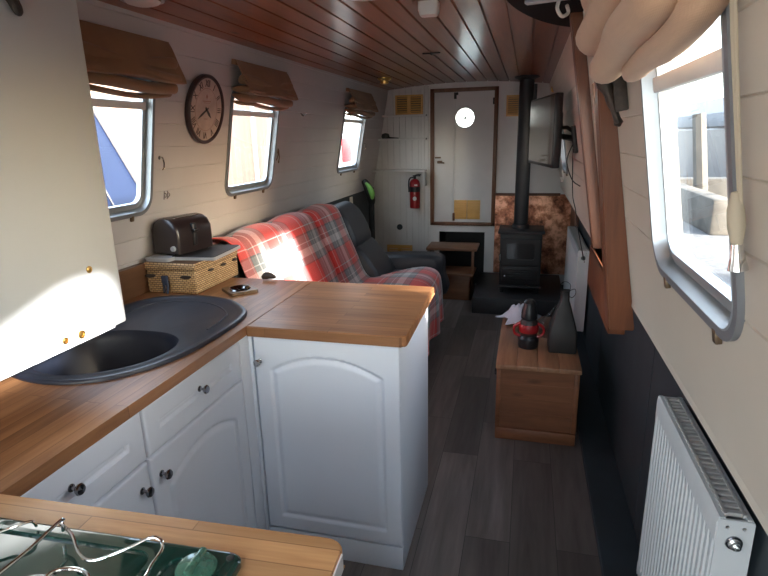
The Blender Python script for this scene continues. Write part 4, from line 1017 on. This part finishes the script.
# steps below the door
st = thing('step_unit', 'small brown wooden step unit in front of the dark recess under the door', 'steps', loc=(-0.64, 5.10, 0))
m = MB(); m.box(-0.245, 0.225, -0.15, 0.16, 0.472, 0.497, 0.004); m.build('top_tread', 'step_wood', st)
m = MB(); m.box(-0.235, 0.200, -0.17, 0.16, 0.235, 0.258, 0.004); m.build('lower_tread', 'step_wood', st)
for x, nm in ((-0.235, 'side'), (0.178, 'side')):
    m = MB(); m.box(x, x + 0.022, -0.145, 0.15, 0.258, 0.472, 0.002) if x < 0 else m.box(x, x + 0.022, -0.145, -0.115, 0.258, 0.472, 0.002); m.build('leg', 'step_wood', st)
m = MB(); m.box(-0.225, 0.18, -0.14, -0.118, 0.0, 0.235, 0.002); m.box(0.16, 0.18, -0.14, 0.15, 0, 0.235, 0.002); m.box(-0.225, -0.205, -0.14, 0.15, 0, 0.235, 0.002); m.build('riser', 'step_wood', st)

# ------------------------------------------------------------------ hearth and stove
m = MB(); m.box(-0.415, 0.352, 4.58, 5.51, 0.0, 0.145, 0.006)
tag(m.build('hearth', 'slate'), 'black raised hearth under the stove in the far right corner', 'hearth')
m = MB(); m.box(-0.292, 0.455, 5.522, 5.548, 0.146, 0.935, 0.002); tag(m.build('copper_panel', 'copper'), 'mottled copper heat shield on the wall behind the stove', 'heat shield')
m = MB(); m.box(-0.292, 0.318, 5.515, 5.521, 0.922, 0.948, 0.002); tag(m.build('shield_trim', 'brown_board'), 'thin brown strip along the top of the copper heat shield', 'trim')
m = MB()
for k in range(5): m.box(0.425, 0.458, 5.04 + 0.095 * k, 5.133 + 0.095 * k, 0.036, 0.955, 0.003)
tag(m.build('side_heat_board', 'brown_board'), 'dark brown boards on the right wall beside the stove', 'boards')
sv = thing('stove', 'black cast iron wood burning stove standing on the hearth', 'stove', loc=(-0.02, 4.94, 0.146))
m = MB(); m.box(-0.180, 0.170, -0.17, 0.16, 0.07, 0.53, 0.008); m.build('body', 'stove', sv)
m = MB(); m.box(-0.200, 0.190, -0.195, 0.18, 0.53, 0.552, 0.006); m.build('top_plate', 'stove', sv)
m = MB(); mt = frame(Vector((1, 0, 0)), Vector((0, 0, 1)), Vector((0, -1, 0)), (-0.005, -0.17, 0.0))
m.poly(rrect(0.315, 0.225, 0.012, 4, 0, 0.375), [rrect(0.235, 0.14, 0.02, 5, 0, 0.378)], 0, 0.022, mt); dd = m.build('door', 'stove', sv)
m = MB(); m.poly(rrect(0.25, 0.155, 0.02, 5, 0, 0.378), [], 0.006, 0.010, mt); m.build('door_glass', 'tv_screen', dd, smooth=0)
m = MB(); m.cyl((-0.176, -0.20, 0.30), (-0.176, -0.20, 0.355), 0.008, seg=14); m.build('door_handle', 'steel', dd)
m = MB(); m.box(-0.160, 0.150, -0.185, -0.17, 0.115, 0.245, 0.005)
for k in range(5): m.box(-0.11, 0.10, -0.19, -0.184, 0.135 + 0.020 * k, 0.144 + 0.020 * k, 0.002)
a = m.build('ash_door', 'stove', sv)
m = MB(); m.lathe([(0, 0), (0.010, 0), (0.014, 0.016), (0, 0.02)], frame(Vector((1, 0, 0)), Vector((0, 0, 1)), Vector((0, -1, 0)), (-0.13, -0.185, 0.155)), 16); m.build('ash_knob', 'dark_chrome', a)
m = MB(); m.box(-0.19, 0.18, -0.21, -0.15, 0.055, 0.075, 0.004); m.build('ash_lip', 'stove', sv)
for sx in (-0.155, 0.145):
    for sy in (-0.14, 0.13):
        m = MB(); m.tube([(sx, sy, 0.07), (sx, sy, 0.0)], [0.024, 0.018], 12); m.build('leg', 'stove', sv)
fl = thing('flue_pipe', 'black stove flue pipe rising from the stove to the ceiling', 'flue', loc=(-0.035, 4.95, 0.698))
m = MB(); m.cyl((0, 0, 0.0), (0, 0, 1.27), 0.060, seg=36); m.build('pipe', 'stove', fl)
m = MB(); m.lathe([(0.0605, 0.0), (0.075, 0.0), (0.072, 0.035), (0.0605, 0.04)], None, 36); m.build('collar', 'stove', fl)
m = MB(); m.lathe([(0.0605, 1.235), (0.10, 1.252), (0.105, 1.262), (0.0605, 1.262)], None, 36); m.build('ceiling_collar', 'stove', fl)
m = MB(); m.box(0.055, 0.085, -0.02, 0.02, 1.06, 1.20, 0.004); m.build('bracket', 'stove', fl)

# ------------------------------------------------------------------ chest and the things on it
ch = thing('wooden_chest', 'rustic pine blanket chest standing against the dark right-hand panel', 'chest', loc=(0.094, 2.93, 0))
m = MB(); m.box(-0.195, 0.195, -0.385, 0.385, 0.0, 0.065, 0.006); m.build('plinth', 'pine', ch)
m = MB()
for k in range(4):
    za = 0.066 + 0.081 * k
    for (a0, a1, b0, b1) in ((-0.180, 0.180, -0.372, -0.352), (-0.180, 0.180, 0.352, 0.372), (-0.180, -0.160, -0.352, 0.352), (0.160, 0.180, -0.352, 0.352)): m.box(a0, a1, b0, b1, za, za + 0.0802, 0.0012, 1)
m.build('body', 'pine', ch)
for sx in (-1, 1):
    m = MB(); m.box(sx * 0.184 - 0.012, sx * 0.184 + 0.012, -0.379, -0.355, 0.066, 0.389, 0.003); m.build('corner_post', 'pine', ch)
m = MB()
for k in range(4): m.box(-0.200 + 0.1005 * k, -0.1005 + 0.1005 * k, -0.398, 0.398, 0.391, 0.415, 0.003)
m.build('lid', 'pine_y', ch)
m = MB(); m.box(-0.186, -0.180, -0.25, -0.12, 0.28, 0.31, 0.002); m.tube(catmull([(-0.184, -0.24, 0.30), (-0.206, -0.22, 0.285), (-0.210, -0.185, 0.278), (-0.206, -0.15, 0.285), (-0.184, -0.13, 0.30)], 5), 0.006, 8); m.build('side_handle', 'iron', ch)
ZC = 0.416
# crumpled cloth
m = MB(); g = []
for i in range(25):
    row = []
    for j in range(25):
        u = -1 + 2 * i / 24; v = -1 + 2 * j / 24
        rr = 1 + 0.25 * math.sin(3 * math.atan2(v, u) + 1); d = math.hypot(u, v)
        h = max(0, 0.07 * math.exp(-(d * 1.2) ** 2) + 0.06 * abs(mnoise.noise(Vector((u * 2.4, v * 2.4, 1)))) * max(0, 1.1 - d))
        row.append(m.bm.verts.new((u * 0.13 * rr, v * 0.075 * rr, h + 0.002)))
    g.append(row)
for i in range(24):
    for j in range(24): m.bm.faces.new((g[i][j], g[i + 1][j], g[i + 1][j + 1], g[i][j + 1]))
o = m.build('cloth', 'cloth_white', smooth=60); o.location = (0.0, 3.20, ZC); o.rotation_euler.z = 0.3; o.scale = (0.8, 0.9, 1.3)
s_ = o.modifiers.new('t', 'SOLIDIFY'); s_.thickness = 0.003; s_.offset = 1
tag(o, 'crumpled bluish white cloth on the far end of the wooden chest', 'cloth')
# lantern-like red and black object
la = thing('camping_lantern', 'black and red lantern-like object standing in the middle of the chest top', 'lantern', loc=(0.045, 2.80, ZC))
la.scale = (0.86, 0.86, 1)
m = MB(); m.lathe([(0, 0), (0.058, 0), (0.062, 0.01), (0.062, 0.05), (0.05, 0.065), (0, 0.066)], None, 24); m.build('base', 'black', la)
m = MB(); m.lathe([(0.048, 0.066), (0.056, 0.10), (0.052, 0.14), (0.040, 0.155), (0, 0.156)], None, 24); m.build('body', 'strap', la)
m = MB(); m.lathe([(0.040, 0.150), (0.048, 0.16), (0.046, 0.20), (0.036, 0.225), (0.036, 0.245), (0.02, 0.26), (0, 0.262)], None, 24); m.build('top', 'black', la)
for sx in (-1, 1):
    m = MB(); m.tube(catmull([(sx * 0.05, -0.01, 0.06), (sx * 0.082, -0.01, 0.075), (sx * 0.086, -0.01, 0.11), (sx * 0.05, -0.01, 0.135)], 6), 0.008, 10); m.build('side_handle', 'red', la)
m = MB(); m.lathe([(0.0565, 0.085), (0.060, 0.095), (0.0585, 0.122), (0.054, 0.128)], None, 24); m.build('red_band', 'red', la)
# bottle shaped lantern
bt = thing('tall_lantern', 'dark tapered bottle-shaped metal lantern with a thin wire handle on the chest', 'lantern', loc=(0.215, 2.80, ZC))
def sq(w, z, r=0.012): return [(p[0], p[1], z) for p in rrect(w, w, min(r, w * 0.3), 4)]
m = MB(); m.loft([sq(0.135, 0.0), sq(0.140, 0.01), sq(0.138, 0.10), sq(0.120, 0.14), sq(0.072, 0.225), sq(0.045, 0.265), sq(0.042, 0.31), sq(0.046, 0.318)]); m.build('body', 'iron', bt)
m = MB(); m.tube(catmull([(-0.02, 0, 0.315), (-0.024, 0, 0.345), (-0.005, 0, 0.362), (0.02, 0, 0.35), (0.022, 0, 0.315)], 6), 0.0018, 6); m.tube(catmull([(0.02, 0, 0.315), (0.045, 0, 0.325), (0.05, 0, 0.30), (0.035, 0, 0.28), (0.022, 0, 0.285)], 6), 0.0018, 6); m.build('wire_handle', 'iron', bt)
# clear plastic scoop between
cl = MB(); cl.loft([[(p[0], p[1], 0.0) for p in rrect(0.12, 0.16, 0.03, 4)], [(p[0], p[1], 0.05) for p in rrect(0.13, 0.17, 0.03, 4)], [(p[0] + 0.02, p[1], 0.13) for p in rrect(0.05, 0.06, 0.02, 4)], [(p[0] + 0.03, p[1], 0.16) for p in rrect(0.03, 0.03, 0.01, 4)]])
o = cl.build('plastic_bag', 'clear_plastic'); o.location = (0.165, 3.02, ZC + 0.001)
tag(o, 'clear plastic container behind the tall dark lantern on the chest', 'container')

# ------------------------------------------------------------------ television
P0 = Vector((0.126, 3.10, 0)); P1 = Vector((0.003, 3.75, 0)); zt, zb = 1.703, 1.320
Xd = (P0 - P1); wtv = Xd.length; Xd.normalize(); U = Vector((0.0, 0, 1.0)); Nn = Xd.cross(U)
if Nn.x > 0: Nn = -Nn
Tm = frame(Xd, U, Xd.cross(U), ((P0.x + P1.x) / 2, (P0.y + P1.y) / 2, (zt + zb) / 2))
tv = thing('television', 'black flat television on a swing arm, turned out from the right wall', 'television', Tm)
hh = zt - zb
m = MB(); m.box(-wtv / 2, wtv / 2, -hh / 2, hh / 2, -0.040, 0.0, 0.006); m.box(-wtv / 2 + 0.1, wtv / 2 - 0.1, -hh / 2 + 0.05, hh / 2 - 0.09, -0.07, -0.035, 0.01); m.build('casing', 'black', tv)
m = MB(); m.box(-wtv / 2 + 0.012, wtv / 2 - 0.012, -hh / 2 + 0.018, hh / 2 - 0.012, -0.001, 0.0015); m.build('screen', 'tv_screen', tv)
Ti = Tm.inverted()
def T(p): return Ti @ Vector(p)
m = MB(); m.box(-0.06, 0.06, -0.07, 0.05, -0.09, -0.065, 0.004)
m.tube([T((0.15, 3.42, 1.49)), T((0.19, 3.25, 1.48)), T((0.235, 3.12, 1.47))], 0.016, 10)
m.tube([T((0.15, 3.42, 1.53)), T((0.20, 3.25, 1.53)), T((0.235, 3.12, 1.50))], 0.010, 10); m.build('swing_arm', 'iron', tv)
m = MB(); m.box(-0.04, 0.04, -0.07, 0.07, 0, 0.02, 0.004); pl = m.build('wall_plate', 'iron', tv); pl.matrix_local = Ti @ on_right(3.10, 1.47)
m = MB(); m.tube(catmull([(0.225, 3.12, 1.44), (0.20, 3.10, 1.36), (0.225, 3.02, 1.27), (0.262, 2.95, 1.24)], 8), 0.003, 6)
tag(m.build('cable', 'black'), 'short black cable looping from the television arm to the wall', 'cable')
m = MB(); m.tube(catmull([(0.225, 3.08, 1.42), (0.235, 3.04, 1.2), (0.262, 3.12, 1.1), (0.272, 3.02, 1.02), (0.288, 2.92, 0.93), (0.295, 2.8, 0.88)], 8), 0.0028, 6)
tag(m.build('cable', 'iron'), 'long thin cable trailing down the right wall to the gunwale', 'cable')
m = MB(); m.poly(rrect(0.08, 0.08, 0.006, 3), [], 0, 0.012); m.box(-0.02, 0.02, -0.06, -0.02, 0.012, 0.03, 0.004); o = m.build('wall_socket', 'white_plastic'); o.matrix_world = on_right(4.75, 1.18)
tag(o, 'small white socket with plug on the wall just under the television', 'socket')
m = MB(); m.tube([(0, -0.012, 0.0), (0, 0.0, 0.012), (0, 0.035, 0.010)], [0.006, 0.008, 0.003], 8); o = m.build('wall_fitting', 'brass'); o.matrix_world = on_right(4.95, 1.84)
tag(o, 'tiny brass fitting high on the right wall above the television', 'fitting')

# ------------------------------------------------------------------ ceiling fittings
def ceil(x, y): return Matrix.Translation((x, y, cz(x))) @ Matrix.Rotation(PI, 4, 'X')
c = thing('ceiling_light', 'round chrome-rimmed ceiling light at the upper left', 'light fitting', ceil(-1.235, 1.70))
m = MB(); m.lathe([(0, 0), (0.07, 0), (0.075, 0.006), (0.068, 0.016), (0.058, 0.018), (0, 0.018)], None, 32); m.build('rim', 'chrome', c)
m = MB(); m.lathe([(0.056, 0.018), (0.05, 0.024), (0.03, 0.030), (0, 0.032)], None, 32); m.build('lens', 'white_plastic', c)
c = thing('ceiling_light', 'white round dome fitting on the ceiling at the top edge, left of the alarm', 'light fitting', ceil(-0.565, 1.975))
m = MB(); m.lathe([(0, 0), (0.075, 0), (0.075, 0.012), (0.06, 0.03), (0, 0.036)], None, 32); m.build('dome', 'white_plastic', c)
c = thing('smoke_alarm', 'small white boxy detector on a dark plate on the ceiling', 'smoke alarm', ceil(-0.385, 2.22))
m = MB(); m.lathe([(0, 0), (0.062, 0), (0.062, 0.006), (0, 0.006)], None, 28); m.build('base_plate', 'step_wood', c)
m = MB(); m.loft([[(p[0], p[1], z) for p in rrect(w, w * 0.9, 0.012, 4)] for w, z in ((0.075, 0.006), (0.075, 0.035), (0.062, 0.052))]); m.build('body', 'white_plastic', c)
c = thing('ceiling_light', 'small brass spotlight on the ceiling near the far left corner', 'light fitting', ceil(-1.165, 4.60))
m = MB(); m.lathe([(0, 0), (0.06, 0), (0.06, 0.008), (0.045, 0.022), (0, 0.022)], None, 28); m.build('base', 'brass', c)
m = MB(); m.lathe([(0.035, 0.02), (0.033, 0.045), (0.0, 0.05)], None, 24); m.build('lamp', 'brass', c)
m = MB(); m.box(-0.055, 0.055, -0.005, 0.005, 0, 0.008, 0.002); m.box(-0.004, 0.004, -0.02, 0.02, 0, 0.014, 0.002); o = m.build('ceiling_bracket', 'iron'); o.matrix_world = ceil(-0.60, 3.55)
tag(o, 'thin dark crosspiece fixed to the middle of the plank ceiling', 'bracket')
# oval black hatch fitting
c = thing('hatch_rim', 'large black oval fitting under the ceiling, cut off by the top edge', 'hatch', Matrix.Translation((0.10, 2.12, 1.940)) @ Matrix.Rotation(PI, 4, 'X') @ Matrix.Rotation(0.25, 4, 'Z'))
m = MB(); ov = lambda a, b_, z: [(a * math.cos(2 * PI * k / 48), b_ * math.sin(2 * PI * k / 48), z) for k in range(48)]
m.loft([ov(0.17, 0.50, -0.035), ov(0.17, 0.50, 0.0), ov(0.165, 0.495, 0.018), ov(0.14, 0.46, 0.024)]); m.build('rim', 'matt_black', c)
m = MB(); m.tube(catmull([(0.0, 0.10, 0.022), (-0.005, 0.10, 0.05), (0.0, 0.05, 0.065), (0.012, 0.01, 0.05), (0.01, 0.03, 0.03)], 6), 0.006, 8); m.build('hook', 'white_plastic', c)
m = MB(); m.box(-0.10, 0.10, 0.12, 0.15, 0.022, 0.034, 0.003); m.build('cross_bar', 'silver_plastic', c)

# ------------------------------------------------------------------ outside
ZG = 0.42
m = MB(); m.box(1.1, 40, -15, 60, ZG - 0.3, ZG); tag(m.build('quayside', 'gravel', smooth=0), kind='structure')
m = MB(); m.box(-60, -0.0, -40, 60, -0.9, -0.85)
wat = paint('canal_water', (0.10, 0.12, 0.12), 0.12, 0.1); tag(m.build('water', wat, smooth=0), kind='structure')
m = MB(); m.box(1.9, 2.1, 6.4, 14, ZG, 0.80, 0.02); m.box(1.85, 9, 8.4, 8.7, ZG, 0.86, 0.02)
tag(m.build('stone_wall', 'stone'), 'low pale stone wall on the quay seen through the near right window', 'wall')
m = MB(); m.tube([(2.25, 8.0, ZG), (2.10, 8.1, 1.7)], [0.09, 0.08], 8); tag(m.build('mooring_post', 'stone'), 'leaning tan post outside the near right window', 'post')
m = MB(); m.tube([(2.2, 6.9, ZG), (2.4, 6.6, 2.6)], [0.05, 0.05], 8); tag(m.build('mooring_pole', 'tarp'), 'slim grey pole at the right side of the view through the near right window', 'pole')
bt_ = thing('moored_cruiser', 'white cruiser hull beyond the quay wall outside the right window', 'boat', loc=(4.5, 11.5, 0))
m = MB(); m.loft([[(x * s, y, z) for x, z in ((-1.1, 0.5), (-1.25, 1.5), (-0.9, 2.1), (0.9, 2.1), (1.25, 1.5), (1.1, 0.5))] for y, s in ((-2.6, 0.3), (-1.6, 0.8), (0, 1), (3, 1), (4, 0.9))]); m.build('hull', 'white_hull', bt_)
m = MB(); m.box(-1.27, -1.2, -0.8, 2.6, 1.55, 1.80, 0.02); m.build('side_window', 'tarp', bt_)
# unseen boarded blocks added on the quay to keep sun out of some windows
m = MB(); m.box(1.9, 3.0, -0.08, 0.62, ZG, 3.0, 0.01); m.box(1.87, 3.1, -0.09, 0.64, 3.0, 3.06, 0.01)
sh = tag(m.build('sun_blocker', 'tan_hull'), 'boarded shed added out of view to keep sun out of the near right window', 'blocker')
m = MB(); m.box(1.9, 3.0, 2.55, 3.95, ZG, 3.2, 0.01); m.box(1.8, 3.1, 2.5, 4.0, 3.2, 3.26, 0.01)
tag(m.build('sun_blocker', 'tan_hull'), 'second boarded shed added out of view to keep sun out of the far right window', 'blocker')
# left neighbours
nb_ = thing('neighbour_boat', 'blue covered boat moored outside the near left window', 'boat', loc=(-4.0, 4.9, 0))
m = MB(); m.loft([[(-1.0, -2.8, z0_), (0.0, -2.8, z0_), (0.0, y1_, z0_), (-1.0, y1_, z0_)] for z0_, y1_ in ((-0.85, 1.38), (0.6, 0.50), (1.13, 0.15), (1.67, -0.21), (2.3, -0.64))]); m.build('hull', 'blue_hull', nb_)
m = MB(); m.tube([(0.01, 1.38, -0.85), (0.01, -0.64, 2.3)], 0.03, 8); m.tube([(0.01, 0.1, 0.2), (0.012, -0.35, 1.05), (0.01, -0.52, 1.45)], 0.008, 6); m.build('white_line', 'white_hull', nb_)
bk = thing('neighbour_boat', 'pale boat with tan boarded side outside the middle left window', 'boat', loc=(-4.8, 8.9, 0))
m = MB(); m.box(-1.2, 0, -2.4, 2.0, -0.8, 2.3, 0.02); m.build('boarded_side', 'tan_hull', bk)
m = MB(); m.box(-0.01, 0.04, 0.3, 0.42, -0.8, 2.4, 0.01); m.box(-0.01, 0.03, -2.6, 2.0, 0.40, 0.50, 0.01); m.build('rubbing_strake', 'white_hull', bk)
fb = thing('neighbour_boat', 'far pale cabin boat outside the far left window', 'boat', loc=(-4.6, 14.0, 0))
m = MB(); m.box(-1.4, 0, -2.4, 5.0, -0.8, 1.55, 0.03); m.build('cabin', 'white_hull', fb)
m = MB(); m.box(-0.01, 0.03, -1.6, -0.8, 1.0, 1.4, 0.02); m.build('porthole', 'tarp', fb); m = MB(); m.box(-0.02, 0.03, -0.4, 0.3, 0.9, 1.5, 0.02); m.build('porthole', 'red', fb)

GROUPS = {'roman_blind': 'roman blinds gathered over the windows', 'wall_shelf': 'white shelves on the far wall', 'base_cabinet': 'white kitchen base units',
          'louvre_vent': 'pine louvre vents on the far wall', 'radiator': 'white radiators along the right wall', 'wall_hook': 'small metal hooks on the left wall',
          'worktop': 'oak kitchen worktops', 'neighbour_boat': 'boats moored outside the left windows', 'sun_blocker': 'unseen boarded blocks added to stop the sun', 'ceiling_light': 'round lights on the plank ceiling', 'cable': 'black cables below the television'}
for o in list(bpy.data.objects):
    g = GROUPS.get(o.name.split('.')[0])
    if g and o.parent is None and 'category' in o: o['group'] = g

# ------------------------------------------------------------------ world, sun, camera
w = bpy.data.worlds.new('World'); sc.world = w; w.use_nodes = True; nt = w.node_tree
bg = nt.nodes['Background']
sky = nt.nodes.new('ShaderNodeTexSky'); sky.sky_type = 'HOSEK_WILKIE' if False else 'NISHITA'
sky.sun_disc = False; sky.sun_elevation = math.radians(22); sky.sun_rotation = math.radians(120); sky.air_density = 1.2; sky.dust_density = 3.0; sky.altitude = 20
mixw = nt.nodes.new('ShaderNodeMix'); mixw.data_type = 'RGBA'; mixw.inputs[0].default_value = 0.75
mixw.inputs[7].default_value = (0.84, 0.92, 1.0, 1)
L(nt, sky.outputs[0], mixw.inputs[6]); L(nt, mixw.outputs[2], bg.inputs[0])
bg.inputs[1].default_value = 5.4
sd = bpy.data.lights.new('sun', 'SUN'); sd.energy = 42.0; sd.angle = math.radians(3.5); sd.color = (1.0, 0.95, 0.90)
so = bpy.data.objects.new('sun', sd); COL.objects.link(so)
dv = Vector((-1.0, 0.45, -0.45)).normalized(); so.rotation_euler = dv.to_track_quat('-Z', 'Y').to_euler(); so.location = (6, -3, 5)
def portal(mat, w_, h_, flip=False):
    ld = bpy.data.lights.new('window_portal', 'AREA'); ld.shape = 'RECTANGLE'; ld.size = w_; ld.size_y = h_; ld.cycles.is_portal = True
    o = bpy.data.objects.new('window_portal', ld); COL.objects.link(o)
    o.matrix_world = mat @ Matrix.Translation((0, 0, -0.07)) @ Matrix.Rotation(PI, 4, 'X'); return o
for a, b in LEFT_W: portal(on_left((a + b) / 2, zc), b - a, WH)
for a, b in RIGHT_W: portal(on_right((a + b) / 2, zc), b - a, WH)
portal(on_right((HATCH[0] + HATCH[1]) / 2, (HATCH[2] + HATCH[3]) / 2), HATCH[1] - HATCH[0], HATCH[3] - HATCH[2])
portal(frame(Vector((-1, 0, 0)), Vector((0, 0, 1)), Vector((0, 1, 0)), (-0.60, YB, 1.165)), 1.3, 1.43)
portal(onf(pcx, pcz), 0.2, 0.2)
portal(frame(Vector((1, 0, 0)), Vector((0, -1, 0)), Vector((0, 0, -1)), (-0.60, -1.035, 1.99)), 0.76, 0.97)

cam = bpy.data.cameras.new('camera'); co = bpy.data.objects.new('camera', cam); COL.objects.link(co); sc.camera = co
f = 545.0; cam.sensor_width = 36.0; cam.lens = 36.0 * f / 768.0; cam.clip_start = 0.02; cam.clip_end = 200
Rm = Matrix(((0.96850157, -0.04552785, 0.24480998, 0), (0.24802964, 0.26342458, -0.93224932, 0), (-0.02204566, 0.96360506, 0.26641937, 0), (0, 0, 0, 1)))
co.matrix_world = Matrix.Translation((0, 0, 1.5)) @ Rm
vs = sc.view_settings; sc.display_settings.display_device = 'sRGB'
vs.view_transform = 'Standard'; vs.look = 'None'; vs.gamma = 1.0; vs.use_curve_mapping = False; vs.exposure = 0.0
cy = sc.cycles; cy.use_denoising = True; cy.max_bounces = 10; cy.diffuse_bounces = 6; cy.glossy_bounces = 4; cy.transparent_max_bounces = 12
cy.sample_clamp_indirect = 8.0; cy.caustics_reflective = False; cy.caustics_refractive = False
